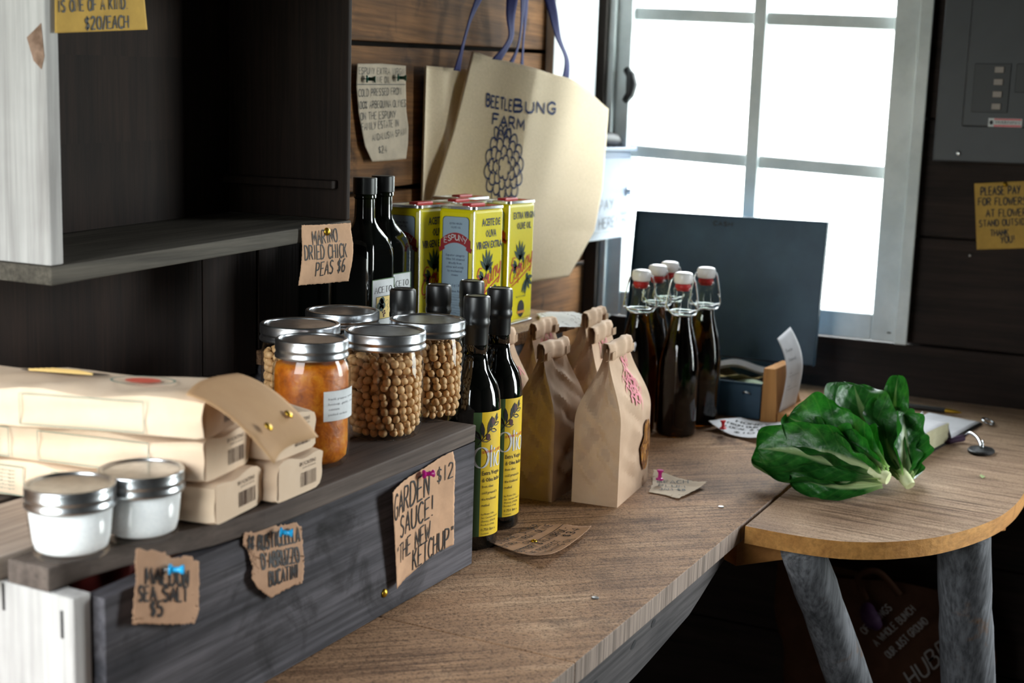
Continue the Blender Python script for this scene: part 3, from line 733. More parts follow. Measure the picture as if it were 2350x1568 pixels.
MB().lathe([(0, .004), (.030, .004), (.0352, .009), (.0366, .02), (.0368, .095), (.0352, .102), (.03, .104), (0, .1035)], 48).build('sauce', M['sauce'], sj, smooth=True)
jar_lid(sj, .0364, .0185, .1090)
th0 = math.radians(-127)
lab = MB().grid(lambda u, v: (.0402*cos(th0+u*1.45), .0402*sin(th0+u*1.45), .050+.030*v+.0*u), 20, 4).build('paper_label', M['labelwhite'], sj, smooth=True)
ink = Ink()
for i, (tx, xe) in enumerate((('basil, pepper, tomatoes', .050), ('honey, garlic, sea salt', .052), ('onion', .018), ('packed on farm', .030))):
    ink.type(tx, .005, .0712-.0052*i, xe, .0022)
ink.build('print', M['pale_ink'], lab, lambda x, y, d: ((.0402+d)*cos(th0+x/.0402), (.0402+d)*sin(th0+x/.0402), y))
# -- chickpea jars
PEA = []
PJ = [(0, .002), (.032, .0008), (.036, .0006), (.0392, .003), (.0418, .010), (.0428, .018), (.0432, .060), (.0430, .085), (.0420, .092), (.0412, .096), (.0412, .100)]
def pea_jar(loc, label, lid_dark=False):
    r = thing('chickpea_jar', label, 'jar', loc, 0, 'wide jars of dried chickpeas')
    glass_jar(r, PJ); jar_lid(r, .0447, .0188, .0985)
    return r
pea_jar((1.200, .768, .168), 'front jar packed with dried chickpeas beside the orange sauce jar')
pea_jar((1.3085-.058, .800, .168) if False else (1.2545+.049, .776, .168), 'right hand jar of dried chickpeas at the crate end')
pea_jar((1.183, .870, .168), 'jar of dried chickpeas standing behind the orange sauce jar')
pea_jar((1.299, .893, .168), 'rearmost chickpea jar of which the steel lid shows, below the black vinegar bottle')
JARS = [(1.200, .768), (1.3035, .776), (1.183, .870), (1.299, .893)]
pm = MB()
import itertools
vs = []
for k in range(7):
    ph = -PI/2+PI*k/6
    for i in range(12):
        a = 2*PI*i/12; x, y, z = cos(ph)*cos(a), cos(ph)*sin(a), sin(ph)
        s_ = 1-.10*max(0, sin(a*1.0))*(abs(z) < .6); vs.append((x*s_, y*s_, z*(1.0+.12*(z > .8))))
pm.add(vs, [(k*12+i, k*12+(i+1) % 12, (k+1)*12+(i+1) % 12, (k+1)*12+i) for k in range(6) for i in range(12)])
pm.v = [(x*.0047, y*.0047, z*.0047) for x, y, z in pm.v]
pea0 = pm.build('chickpea', M['pea'], None, smooth=True)
tag(pea0, 'round tan dried chickpea packed against the jar glass', 'chickpea', 'chickpeas against the jar glass')
first = True; cand = []; rest = MB()
for ji, (jx, jy) in enumerate(JARS):
    cam_a = math.atan2(-jy, -jx)
    for row in range(10 if ji < 3 else 9):
        z = .168+.0080+row*.00835+rnd(-.0006, .0006)
        rr = .0366 if row > 1 else (.031 if row == 0 else .035)
        k = int(2*PI*rr/.0098); o0 = rnd(0, 1)
        for i in range(k):
            a = 2*PI*(i+o0+(row % 2)*.5+rnd(-.14, .14))/k; d = (a-cam_a+PI) % (2*PI)-PI
            p = (jx+(rr+rnd(-.001, .0008))*cos(a), jy+(rr+rnd(-.001, .0008))*sin(a), z+rnd(-.0016, .0016))
            vis = abs(d) < 1.7 and (ji in (0, 1) or (ji == 2 and d < -.1))
            cand.append((abs(d)+(0 if ji == 0 else .15 if ji == 1 else .5), vis, p))
        k2 = int(2*PI*.027/.0098)
        for i in range(k2):
            a = 2*PI*(i+.3*row)/k2; cand.append((9, False, (jx+.0272*cos(a), jy+.0272*sin(a), z+.003)))
        for i in range(8):
            a = 2*PI*(i+.4*row)/8; cand.append((9, False, (jx+.0165*cos(a), jy+.0165*sin(a), z+.001)))
cand.sort(key=lambda c: c[0]); cnt = 0
for sc_, vis, p in cand:
    e = (rnd(0, 6), rnd(0, 6), rnd(0, 6)); s_ = rnd(.90, 1.08)
    if vis and cnt < 300:
        o = pea0 if cnt == 0 else pea0.copy()
        if cnt: COL.objects.link(o)
        o.location = p; o.rotation_euler = e; o.scale = (s_,)*3; cnt += 1
    else:
        rest.add([(p[0]+v[0]*s_, p[1]+v[1]*s_, p[2]+v[2]*s_) for v in pm.v], pm.f)
tag(rest.build('chickpeas', M['pea'], None, smooth=True), 'remaining dried chickpeas filling the inside of the wide jars', 'chickpeas', None, 'stuff')

# ------------------------------------------------------------------ round olive oil bottles in front
def cylmap(r, th0): return lambda x, y, d: ((r+d)*cos(th0+x/r), (r+d)*sin(th0+x/r), y)
def olio():
    r = thing('olive_oil_bottle', 'a', 'bottle', (0, 0, 0), 0, 'dark olive oil bottles beside the near crate')
    R = .0325
    MB().lathe([(0, .003), (.024, .002), (.029, 0), (.0318, .002), (R, .006), (R, .172), (.0322, .182), (.0305, .193), (.0268, .204), (.0215, .213), (.0175, .220), (.0152, .229), (.0142, .238)], 56).build('glass_body', M['black'], r, smooth=True)
    MB().lathe([(.0142, .238), (.0138, .250), (.0138, .262)], 40).build('neck', M['black'], r, smooth=True)
    MB().lathe([(.0146, .250), (.0148, .2515), (.0150, .270), (.0158, .273), (.0165, .2745), (.0165, .2785), (.0158, .280), (.0158, .284), (.0164, .2855), (.0164, .304), (.0156, .3075), (.013, .309), (.0125, .3084), (0, .3084)], 48).build('capsule', M['cap'], r, smooth='auto')
    t0 = math.radians(-152); W = .066; Rl = R+.0003
    f = cylmap(Rl, t0)
    a = MB().grid(lambda u, v: f(u*.0105, .018+.154*v, 0), 8, 10).build('green_strip', M['labelgreen'], r, smooth=True)
    b = MB().grid(lambda u, v: f(.0105+u*(W-.0105), .018+.154*v, 0), 30, 10).build('yellow_label', M['labelyellow'], r, smooth=True)
    i = Ink()
    i.stroke(crom([(.006, .132), (.014, .142), (.024, .152), (.036, .164)], 5), .0005)
    for x, y, a_, L, W2 in ((.010, .138, 2.2, .016, .0030), (.013, .141, 1.7, .020, .0028), (.018, .147, 1.25, .021, .0028), (.011, .137, .1, .013, .0026), (.024, .152, 1.5, .014, .0024), (.027, .155, .2, .012, .0024), (.031, .160, 1.3, .010, .002), (.022, .150, -.2, .012, .0028)):
        i.leaf(x, y, a_, L, W2)
    for x, y in ((.0195, .1415), (.0265, .1605)): i.disc(x, y, .0028, .0042, 1)
    i.disc(.006, .1165, 0, 0) if False else None
    O_ = [(.011+.0095*cos(k*PI/16), .1165+.0125*sin(k*PI/16)) for k in range(33)]
    i.stroke(O_, .0017, 2, contrast=.75)
    i.stroke([(.0245, .104), (.0245, .131)], .0013, 2); i.stroke([(.0228, .104), (.0262, .104)], .0003, 2)
    i.stroke([(.0295, .104), (.0295, .121)], .0013, 2); i.disc(.0295, .126, .0015, .0016, 2)
    i.stroke([(.0390+.0060*cos(k*PI/12), .1125+.0088*sin(k*PI/12)) for k in range(25)], .0014, 2, contrast=.7)
    i.hand('STEPHEN SINGER', .012, .1215, .044, .1235, .0026, .0003, 3, jit=0)
    i.type('Extra Vergine', .0125, .0945, .043, .0050, 0, .012); i.type('di Oliva Italiana', .0125, .0860, .045, .0050, 0, .012)
    for k, (tx, e) in enumerate((('from olives', .030), ('cold pressed in', .038), ('the traditional', .036), ('method', .024))): i.type(tx, .0128, .0785-.0078*k, e, .0036, 0, .006)
    for k, (tx, e) in enumerate((('by Rizzo S.R.L.', .034), ('San Casciano Val di P.', .042), ('(Firenze), (ITALIA)', .036), ('Product of Italy', .034))): i.type(tx, .0128, .0445-.0045*k, e, .0025)
    i.type('0,750 litri e', .0128, .0245, .036, .0036); i.type('Contents', .0128, .0202, .024, .0022)
    i.build('label_print', [M['ink'], M['redink2'], M['labelwhite'], M['redink']], b, f)
    return r
M['redink2'] = plain('olive_fruit_print', (70, 24, 34), .6)
ob = olio()
spots = [(1.366, .7450, 0, 'nearest tall dark olive oil bottle with yellow and green label against the crate end'), (1.4515, .7590, .02, 'second dark olive oil bottle with yellow label beside the brown bags'),
         (1.4957, .8240, .3, 'dark oil bottle behind the second one, its black capsule in front of the facing tin'), (1.4285, .8350, .5, 'dark oil bottle with capsule in front of the leftmost yellow tin'), (1.363, .8475, .4, 'leftmost black bottle capsule just behind the right hand chickpea jar lid')]
for k, (x, y, a, l) in enumerate(spots):
    if k == 0: ob.location = (x, y, 0); ob['label'] = l
    else: dup(ob, (x, y, 0), a, l)

# ------------------------------------------------------------------ square vinegar bottles
def sqlathe(prof, n=64):
    mb = MB(); vs = []; fs = []
    for r, z, p in prof:
        for i in range(n):
            a = 2*PI*(i+.5)/n; c, s = abs(cos(a)), abs(sin(a)); q = r*(c**p+s**p)**(-1/p)
            vs.append((q*cos(a), q*sin(a), z))
    m = len(prof)
    for k in range(m-1):
        for i in range(n): fs.append((k*n+i, k*n+(i+1) % n, (k+1)*n+(i+1) % n, (k+1)*n+i))
    fs.append(tuple(range(n-1, -1, -1))); return mb.add(vs, fs)
def aceto():
    r = thing('vinegar_bottle', 'a', 'bottle', (0, 0, 0), 0, 'square vinegar bottles below the shelf box')
    sqlathe([(.027, 0, 7), (.030, .003, 9), (.0305, .010, 10), (.0305, .150, 10), (.0300, .160, 9), (.0285, .170, 7), (.0255, .180, 5), (.0215, .189, 3.4), (.0175, .197, 2.5), (.0150, .204, 2.1), (.0138, .212, 2), (.0134, .226, 2)]).build('glass_body', M['black'], r, smooth=True)
    MB().lathe([(.0134, .226), (.0132, .238), (.0150, .240), (.0150, .244), (.0138, .246), (.0152, .2475), (.0152, .250)], 40).build('neck', M['blackneck'], r, smooth='auto')
    MB().lathe([(.0156, .2455), (.0158, .248), (.0158, .2692), (.0150, .270), (0, .270)], 60, fr=lambda q, z, a: q*(1-.012*(.5+.5*cos(a*40))*(z > .247 and z < .2695))).build('screw_cap', M['cap'], r, smooth='auto')
    y0 = -.03075
    lb = MB().add([(-.0265, y0, .006), (.0265, y0, .006), (.0265, y0, .120), (-.0265, y0, .120)], [(0, 1, 2, 3)]).build('paper_label', M['labelwhite'], r)
    i = Ink(); k = .0265
    for q in ([(-k, .147), (k, .147)], [(-k, .016), (k, .016)], [(-k, .016), (-k, .147)], [(k, .016), (k, .147)]): i.stroke(q, .0008, 1)
    i.hand('ACETO', -.0205, .1235, .0205, .1235, .0105, .0008, 0, jit=0, contrast=.6, serif=True)
    i.rect(-.0165, .078, .0165, .117, 2)
    for q in ([(-.0165, .078), (.0165, .078)], [(-.0165, .117), (.0165, .117)], [(-.0165, .078), (-.0165, .117)], [(.0165, .078), (.0165, .117)]): i.stroke(q, .0005, 3)
    for x, y in ((-.005, .108), (-.010, .101), (0.0, .101), (-.004, .097), (-.002, .110)): i.disc(x, y, .0055, .0062, 3)
    for x, y in ((-.001, .089), (.001, .085), (.003, .091), (.0015, .082), (.004, .087)): i.disc(x, y, .0019, .002, 4, 10)
    i.stroke(crom([(.004, .106), (.010, .110), (.013, .104), (.009, .100), (.012, .096), (.010, .091)], 5), .0004, 3)
    i.hand('DI VINO', -.018, .056, .018, .056, .0095, .0007, 0, jit=0, contrast=.6, serif=True)
    i.type('di vino rosso', -.014, .044, .014, .003)
    i.build('label_print', [M['ink'], M['labelgreen'], M['labelcream'], M['greengrey'], M['redink2']], lb, lambda x, y, d: (x, y0-d, .006+(y-.016)*.87))
    return r
M['labelcream'] = plain('cream_label_panel', (226, 200, 124), .6); M['greengrey'] = plain('leaf_print', (66, 84, 74), .6)
M['blackneck'] = plain('dark_bottle_neck', (14, 18, 6), .08)
ac = aceto()
ac.location = (1.452, .9645, .2); ac.scale = (1, 1, .88); ac['label'] = 'front square black vinegar bottle with ACETO label at the shelf corner'
dup(ac, (1.5255, .984, .2), 0, 'second square ACETO vinegar bottle, next to the yellow tins')
dup(ac, (1.498, 1.056, .2), 0, 'vinegar bottle hidden behind the front ACETO bottle, its cap edge just showing')

# ------------------------------------------------------------------ yellow oil tins
def tin(kind):
    r = thing('oil_tin', 'a', 'tin', (0, 0, 0), 0, 'yellow olive oil tins on the back crate')
    hx, hy, H = .050, .0325, .2145
    MB().box(-hx, hx, -hy, hy, .003, H-.003).build('tin_body', M['yellowcan'], r, bevel=.007)
    for z in (0, H-.004):
        MB().box(-hx-.0008, hx+.0008, -hy-.0008, hy+.0008, z, z+.004).build('rim', M['tinrim'], r, bevel=.0015) if z == 0 else None
    m = MB(); a, b = hx+.001, hy+.001; c, d = hx-.004, hy-.004
    R1 = []; 
    def rr(ax, ay, z, rad, n=5):
        out = []
        for (sx, sy, a0) in ((1, 1, 0), (-1, 1, PI/2), (-1, -1, PI), (1, -1, 3*PI/2)):
            for i in range(n+1):
                t = a0+PI/2*i/n; out.append((sx*(ax-rad)+rad*cos(t), sy*(ay-rad)+rad*sin(t), z))
        return out
    rings = [rr(a, b, H-.004, .009), rr(a, b, H, .009), rr(a-.002, b-.002, H+.0006, .008), rr(c, d, H, .006), rr(c, d, H-.005, .006)]
    n_ = len(rings[0]); vs = sum(rings, []); fs = []
    for k in range(4):
        for i in range(n_): fs.append((k*n_+i, k*n_+(i+1) % n_, (k+1)*n_+(i+1) % n_, (k+1)*n_+i))
    fs.append(tuple(4*n_+i for i in range(n_))); fs.append(tuple(range(n_-1, -1, -1)))
    m.add(vs, fs).build('rim', M['tinrim'], r, smooth='auto')
    MB().obox((.006, 0, H), (.024, 0, 0), (0, .0085, 0), (0, 0, .0034)).build('carry_handle', M['red'], r, bevel=.002)
    MB().lathe([(.0115, 0), (.0115, .002), (.010, .004), (.007, .0045), (0, .0045)], 28, (-.030, 0, H-.0045)).build('spout_cap', M['tinrim'], r, smooth='auto')
    # silver corner seam
    MB().box(-hx-.0003, -hx+.0026, -hy-.0003, -hy+.0026, .006, H-.006).build('corner_seam', M['tinrim'], r, bevel=.0018)
    # face to -Y
    y0 = -hy-.0002; i = Ink()
    if kind == 'spanish':
        i.type('ACEITE DE', -.025, .184, .036, .0115, 0, .02); i.type('OLIVA', -.012, .166, .024, .0115, 0, .02); i.type('VIRGEN EXTRA', -.042, .148, .044, .0115, 0, .02)
    else:
        i.type('EXTRA VIRGIN', -.034, .184, .046, .0115, 0, .02); i.type('OLIVE OIL', -.020, .166, .034, .0115, 0, .02)
        i.type('PRODUCT OF SPAIN', -.016, .046, .020, .0032, 0, .01)
    bx, by = -.002, .108
    i.stroke(crom([(bx-.026, by-.026), (bx-.006, by-.002), (bx+.006, by+.022)], 5), .0009, 1)
    for ang, L in ((2.5, .030), (2.1, .034), (1.7, .036), (1.35, .034), (1.0, .032), (.6, .024)): i.leaf(bx-.002, by+.004, ang, L, .0042, 1)
    for ang, L in ((2.9, .026), (3.3, .024), (2.4, .020), (.2, .020), (3.7, .018)): i.leaf(bx-.012, by-.008, ang, L, .0042, 1)
    for ang, L in ((-.5, .026), (-1.0, .024), (.1, .024), (-1.7, .030), (-2.2, .030)): i.leaf(bx+.024, by-.030, ang, L, .0044, 1)
    i.stroke(crom([(bx+.030, by-.022), (bx+.022, by-.040), (bx+.012, by-.056)], 5), .0009, 1)
    for x, y in ((bx-.004, by+.008), (bx+.010, by+.004), (bx+.026, by-.026)): i.disc(x, y, .0042, .0055, 1)
    ES = ["~3.2,5.6 1.8,6.2 .9,5 2,3.6", "~2,3.6 .4,2.8 .2,.9 1.6,0 3,.8", "~4.6,2.8 3.8,2.6 3.9,1.8 4.4,1.1 3.8,.2 3,.5", "5.4,3 5,-1.6", "~5.3,2.6 6.2,3 6.5,1.8 6,.4 5.2,.5", "~7.1,2.9 7,1 7.5,.2 8.3,1 8.5,2.9", "~8.5,2.9 8.5,.8 9,.2", "9.6,.1 9.7,2.9", "~9.7,2.2 10.6,3 11,2 11,.2", "~11.8,2.9 11.8,1.2 12.4,.5 13.3,1.4", "~13.5,2.9 13.2,0 12.4,-1.6 11.6,-1.2", "~1,-.7 6,-.9 13,-.6"]
    for g in ES:
        for st in glyph_strokes(g):
            i.stroke([(-.041+a*.0061, .070+b*.0068+a*.0026) for a, b in st], .0014, 2, contrast=.35)
    if kind != 'spanish':
        i.disc(.004, .026, .0125, .0150, 3); i.rect(-.010, .018, .018, .0225, 4)
        i.disc(.004, .030, .007, .006, 1)
    i.build('front_print', [M['navy'], M['greenink'], M['redink'], M['ink'], M['orangeprint']], r, lambda x, y, d: (x, y0-d, y), lift=.0004)
    # side panel to -X
    x0 = -hx-.0002; i = Ink()          # sheet x runs along -Y
    pts = []
    for (cx_, cy_, a0) in ((.017, .192, 0), (-.017, .192, PI/2), (-.017, .012, PI), (.017, .012, 3*PI/2)):
        for k in range(6):
            t = a0+PI/2*k/5; pts.append((cx_+.006*cos(t), cy_+.006*sin(t)))
    i.poly([(a*1.05, .102+(b-.102)*1.006) for a, b in pts], 0); i.poly(pts, 1)
    i.type('EXTRA VIRGIN', -.011, .186, .011, .0032, 2, .01); i.type('OLIVE OIL', -.009, .180, .009, .0032, 2, .01)
    arc = []
    for k in range(17):
        t = -1+2*k/16; arc.append((t*.027, .166-.012*t*t))
    i.poly([(a, b+.0075) for a, b in arc]+[(a, b-.0085) for a, b in arc[::-1]], 3)
    for sg in (-1, 1): i.poly([(sg*.020, .152), (sg*.030, .149), (sg*.028, .142), (sg*.019, .147)][::sg], 3)
    x = -.0205
    for ch, wd in zip('ESPUNY', (.0058, .0058, .006, .0066, .0068, .0062)):
        t = (x+wd/2)/.027
        for st in glyph_strokes(GL[ch]):
            i.stroke([(x+a/4*wd, .162-.012*t*t+b/6*.0085-t*.02*(a/4-.5)*wd) for a, b in st], .0007, 4)
        x += wd+.0008
    for k, (tx, e) in enumerate((('Superior category', .017), ('Olive Oil obtained', .017), ('directly from', .012), ('olives and solely', .016), ('by mechanical', .013), ('means', .006))): i.type(tx, -e, .136-.0062*k, e, .0036, 2, .012)
    i.type('Net 1L (1qt 1.8 fl oz)', -.019, .088, .019, .0042, 2, .01)
    i.type('Nutrition Facts', -.016, .079, .016, .0034, 2, .02)
    for k in range(14):
        i.rect(-.018, .0745-.0042*k, .018, .0748-.0042*k, 2)
        if k % 3: i.type('Total amount per serving', -.0175, .0755-.0042*k, rnd(-.002, .012), .0018, 2)
    i.build('side_panel_print', [M['ink'], M['bluewhite'], M['navy'], M['redlabel'], M['labelwhite']], r, lambda x, y, d: (x0-d, -x, y), lift=.0004)
    return r
M['orangeprint'] = plain('orange_print', (214, 140, 40), .6); M['redlabel'] = plain('red_banner_print', (150, 26, 36), .6)
ta = tin('spanish'); tb_ = tin('english')
ta.location = (1.671, .924, .2); ta.scale = tb_.scale = (.909, .909, .909); ta['label'] = 'yellow olive oil tin with ESPUNY panel facing us, front of the group'
tb_.location = (1.844, .958, .2); tb_['label'] = 'rightmost yellow tin lettered EXTRA VIRGIN OLIVE OIL with a round seal'
dup(ta, (1.632, .990, .2), 0, 'leftmost yellow tin half hidden beside the black vinegar bottles')
dup(ta, (1.747, .9925, .2), 0, 'yellow tin in the middle of the back row, only its red handled top showing')
dup(ta, (1.860, 1.0500, .2), 0, 'rearmost yellow tin close to the tote bags, only its top rim showing')
# ------------------------------------------------------------------ swing top bottles
def oil_mat():
    m = bpy.data.materials.new('olive_oil_in_glass'); m.use_nodes = True; nt = m.node_tree; nt.nodes.clear(); n = N(nt)
    g = n.new('ShaderNodeBsdfGlass'); g.inputs['IOR'].default_value = 1.47; g.inputs['Roughness'].default_value = 0.0; g.inputs['Color'].default_value = (1, 1, 1, 1)
    v = n.new('ShaderNodeVolumeAbsorption'); v.inputs['Color'].default_value = (.78, .68, .01, 1); v.inputs['Density'].default_value = 240
    o = n.new('ShaderNodeOutputMaterial'); nt.links.new(g.outputs[0], o.inputs[0]); nt.links.new(v.outputs[0], o.inputs[1]); return m
M['oil'] = oil_mat()
def swing():
    r = thing('swing_top_bottle', 'a', 'bottle', (0, 0, 0), 0, 'swing top bottles of olive oil by the cash box')
    MB().lathe([(0, .006), (.020, .004), (.028, .0005), (.0322, .003), (.0338, .008), (.0338, .118), (.0330, .130), (.0305, .146), (.0265, .162), (.0225, .176), (.0190, .190), (.0172, .202), (.0168, .207), (0, .207)], 48).build('oil_filled_body', M['oil'], r, smooth=True)
    MB().lathe([(.0170, .2072), (.0160, .212), (.0150, .220), (.0136, .232), (.0132, .242), (.0150, .2445), (.0156, .248), (.0150, .2515), (.0120, .2525)], 40).build('glass_neck', M['bottleglass'], r, smooth=True)
    MB().lathe([(0, .246), (.010, .247), (.0125, .2515), (.0135, .2535), (.0130, .257), (.0115, .259)], 32).build('rubber_seal', M['rubber'], r, smooth=True)
    MB().lathe([(.0115, .259), (.0142, .2595), (.0158, .262), (.0162, .268), (.0158, .274), (.0142, .277), (.009, .2785), (0, .279)], 36).build('stopper', M['ceramic'], r, smooth=True)
    c = MB()
    c.tube([(.0182*cos(2*PI*i/24), .0182*sin(2*PI*i/24), .2125) for i in range(24)], .0013, 8, closed=True)
    c.build('collar_wire', M['wire'], r, smooth=True)
    for nm, pts in (('bail_wire', [(-.0182, 0, .2125), (-.027, .0, .214), (-.028, 0, .220), (-.0205, 0, .262), (-.0165, 0, .268)]), ('bail_wire', [(.0182, 0, .2125), (.027, 0, .214), (.028, 0, .220), (.0205, 0, .262), (.0165, 0, .268)])):
        MB().tube(crom(pts, 5), .0013, 8).build(nm, M['wire'], r, smooth=True)
    MB().tube(crom([(-.0235, .0, .232), (-.0270, -.004, .222), (-.019, -.017, .2095), (0, -.0235, .2075), (.019, -.017, .2095), (.0270, -.004, .222), (.0235, 0, .232)], 5), .0013, 8).build('locking_wire', M['wire'], r, smooth=True)
    return r
sw = swing()
for k, (x, y, a, l) in enumerate(((2.070, .7365, -1.0, 'front swing top bottle of dark oil, nearest to the brown paper bags'), (2.178, .7335, -.9, 'right hand swing top bottle with white stopper beside the cash box'), (2.055, .8060, -1.1, 'left swing top bottle with white stopper behind the brown bags'),
                                  (2.152, .8140, -.7, 'swing top bottle in the middle behind the front one'), (2.2235, .8180, -.9, 'rearmost swing top bottle, tallest white stopper against the box lid'))):
    if k == 0: sw.location = (x, y, 0); sw.rotation_euler = (0, 0, a); sw['label'] = l
    else: dup(sw, (x, y, 0), a, l)

# ------------------------------------------------------------------ brown paper bags
def pbag(name_label, loc, rz, W=.150, D=.066, H=.228, window=True, stamp=True, seed=1, lean=0.0, sticker=False):
    """gusseted bag: wide face to local -Y, narrow face to local -X, rolled top with a tin tie"""
    rg = random.Random(seed)
    r = thing('paper_bag', name_label, 'bag', loc, rz, 'brown paper food bags')
    nz = 48; na = 72
    ph = [rg.uniform(0, 6) for _ in range(8)]
    Wt = W*.62; z1 = H*.50; z2 = H*.93
    def outline(z):
        t = max(0, min(1, (z-z1)/(z2-z1))); t = t*t*(3-2*t)
        d = D*(1-t)+.006*t; w = W*(1-t*.9)+Wt*t*.9
        return w, d, t
    def P(u, v):
        z = v*z2; w, d, t = outline(z)
        # walk around: 0 front-left -> front-right -> back-right -> back-left
        per = [w, d, w, d]; tot = 2*(W+D); s = u*4; k = int(s) % 4; f = s-int(s)
        cx0 = lean*z
        if k == 0: x, y = -w/2+w*f, -d/2
        elif k == 1: x, y = w/2, -d/2+d*f
        elif k == 2: x, y = w/2-w*f, d/2
        else: x, y = -w/2, d/2-d*f
        g = (.020*t+.0100*min(1, v*2.2)*(1-t))*(1-abs(2*f-1)) if k in (1, 3) else 0            # side gusset folds in
        if k == 1: x -= g
        if k == 3: x += g
        b = sin(PI*min(1, v*1.25))*.0045*sin(PI*f)                     # belly
        tri = lambda q: abs((q/PI) % 2-1)*2-1
        cr_ = .0026*tri(9*f+31*v+ph[k])+.0022*tri(23*v-11*f+ph[k+4])+.0014*tri(47*v+19*f+ph[k])+.0012*tri(13*f-5*v+ph[k+2])
        cr_ *= (1-math.exp(-((f-.77)/.25)**2-((v-.31)/.20)**2)) if (window and k == 0) else 1
        cr_ *= min(1, v*6)*(1.7 if k in (1, 3) else .75)
        if abs(v-.30) < .04: cr_ -= .0016*(1-abs(v-.30)/.04)           # crease round the foot
        o = b+cr_*sin(PI*f)**.5 if 0 < f < 1 else 0
        if k == 0: y -= o
        elif k == 1: x += o*.6
        elif k == 2: y += o
        else: x -= o*.6
        return (x+cx0, y, z)
    m = MB(); vs = []; fs = []; uvs = []
    for j in range(nz+1):
        for i in range(na): vs.append(P(i/na, j/nz)); uvs.append((i/na, j/nz))
    for j in range(nz):
        for i in range(na): fs.append((j*na+i, j*na+(i+1) % na, (j+1)*na+(i+1) % na, (j+1)*na+i))
    fs.append(tuple(range(na-1, -1, -1)))
    win = []
    m.add(vs, fs, 0, uvs)
    body = m.build('bag_body', M['bag'], r, smooth='auto', angle=.22)
    ft = 0.9
    w, d, t = outline(z2); cx0 = lean*z2
    # rolled top band
    tp = MB(); prof = [(-d/2-.001, z2-.016), (-d/2-.0055, z2-.014), (-d/2-.006, z2+.002), (-d/2-.003, z2+.0085), (.001, z2+.010), (.0035, z2+.006), (.003, z2-.012)]
    def Q(u, v):
        k = v*(len(prof)-1); a = int(min(k, len(prof)-2)); f = k-a
        y = prof[a][0]+(prof[a+1][0]-prof[a][0])*f; z = prof[a][1]+(prof[a+1][1]-prof[a][1])*f
        return (cx0+(u-.5)*w*1.03, y+.0022*sin(u*5+ph[0])+.0015*sin(u*17+ph[2]), z+.0015*sin(u*7+ph[1]))
    tp.grid(Q, 24, 18, flip=False); tp.build('rolled_top', M['bag'], r, smooth=True, solid=-.0006)
    for sx in (-1, 1):
        x = cx0+sx*w*.515
        e = MB().obox((x-sx*.006, -d/2-.0072, z2-.008), (.0075, 0, 0), (0, .0005, 0), (0, 0, .0055)); e.build('tin_tie_end', M['tiecover'], r, bevel=.0004)
    sheet = lambda a, b, dd: None
    def front(x, y, dd):                                              # lay marks on the wide face
        w_, d_, t_ = outline(y); f = max(0, min(.999, (x*w_/W+w_/2)/w_)); p = P(f/4, y/z2); p2 = P(f/4, min(1, y/z2+.02))
        return (p[0], p[1]-dd-.0006, p[2])
    if stamp:
        i = Ink(); sx = W*.04
        for k in range(9):
            a0 = rg.uniform(0, 6); x = rg.uniform(-.02, .02); y = H*.60+k*H*.030
            i.stroke(crom([(sx+x-.018, y), (sx+x-.006, y+.008), (sx+x+.006, y-.004), (sx+x+.016, y+.006), (sx+x+.020, y-.006)], 6), rg.uniform(.0008, .0016))
        for k in range(5):
            y = H*.58+k*H*.05; i.stroke(crom([(sx-.02+k*.003, y), (sx-.004, y+.012), (sx+.014, y+.004), (sx+.008, y-.012)], 5), .0016)
        i.build('pink_stamp', M['pink'], r, front, lift=.0012)
    if window:
        el = [(W*.27+.026*cos(2*PI*k/28), H*.285+.037*sin(2*PI*k/28)) for k in range(28)]
        c = (W*.27, H*.285)
        mb = MB(); vv = []
        for q in range(7):
            for x, y in el: vv.append((c[0]+(x-c[0])*(q+.02)/6, c[1]+(y-c[1])*(q+.02)/6))
        mb.add([front(x, y, .0022) for x, y in vv], [(q*28+k, q*28+(k+1) % 28, (q+1)*28+(k+1) % 28, (q+1)*28+k) for q in range(6) for k in range(28)])
        mb.build('clear_window', M['granola'], r, smooth=True)
    if sticker:
        mb = MB().grid(lambda u, v: (lambda p: (p[0], p[1]-.001, p[2]))(front(W*.10+.035*u, H*.10+.028*v, .0006)), 4, 4); mb.build('white_sticker', M['labelwhite'], r)
    return r
def granola_mat():
    m, nt, b = mk('granola_behind_film'); n = N(nt); v = n.new('ShaderNodeTexVoronoi'); nt.links.new(n.coord((1, 1, .6)), v.inputs['Vector']); v.inputs['Scale'].default_value = 120
    col = n.ramp(n.noise(n.coord((1, 1, .5)), 90, 4, .6, 1.5), [(.30, (38, 24, 16)), (.45, (120, 72, 34)), (.6, (196, 138, 66)), (.75, (88, 58, 50))])
    nt.links.new(col, b.inputs['Base Color']); b.inputs['Roughness'].default_value = .15; nt.links.new(n.bump(v.outputs['Distance'], .8, .004), b.inputs['Normal']); return m
M['granola'] = granola_mat(); M['tiecover'] = paper('tin_tie_paper', (196, 166, 138))
pbag('front brown paper bag with a pink stamp and an oval window', (1.678, .690, 0), .10, seed=3)
pbag('brown paper bag standing left of the windowed bag, plain creased side to us', (1.640, .7720, 0), .06, W=.122, D=.064, H=.222, window=False, stamp=False, seed=8, sticker=True)
pbag('brown bag directly behind the windowed bag, only its rolled top showing', (1.801, .7700, 0), .08, W=.140, D=.060, seed=12, window=False)
pbag('rear brown bag beside the swing top bottles, its rolled top highest', (1.930, .8380, 0), .08, W=.140, D=.060, H=.229, seed=17, window=False)
pbag('brown bag with pink stamp just right of the second oil bottle', (1.640, .8560, 0), .05, W=.115, D=.060, H=.230, seed=21, window=False)
pbag('brown bag with pink stamp in front of the rightmost yellow tin', (1.775, .855, 0), .05, W=.130, D=.060, H=.2285, seed=27, window=False)

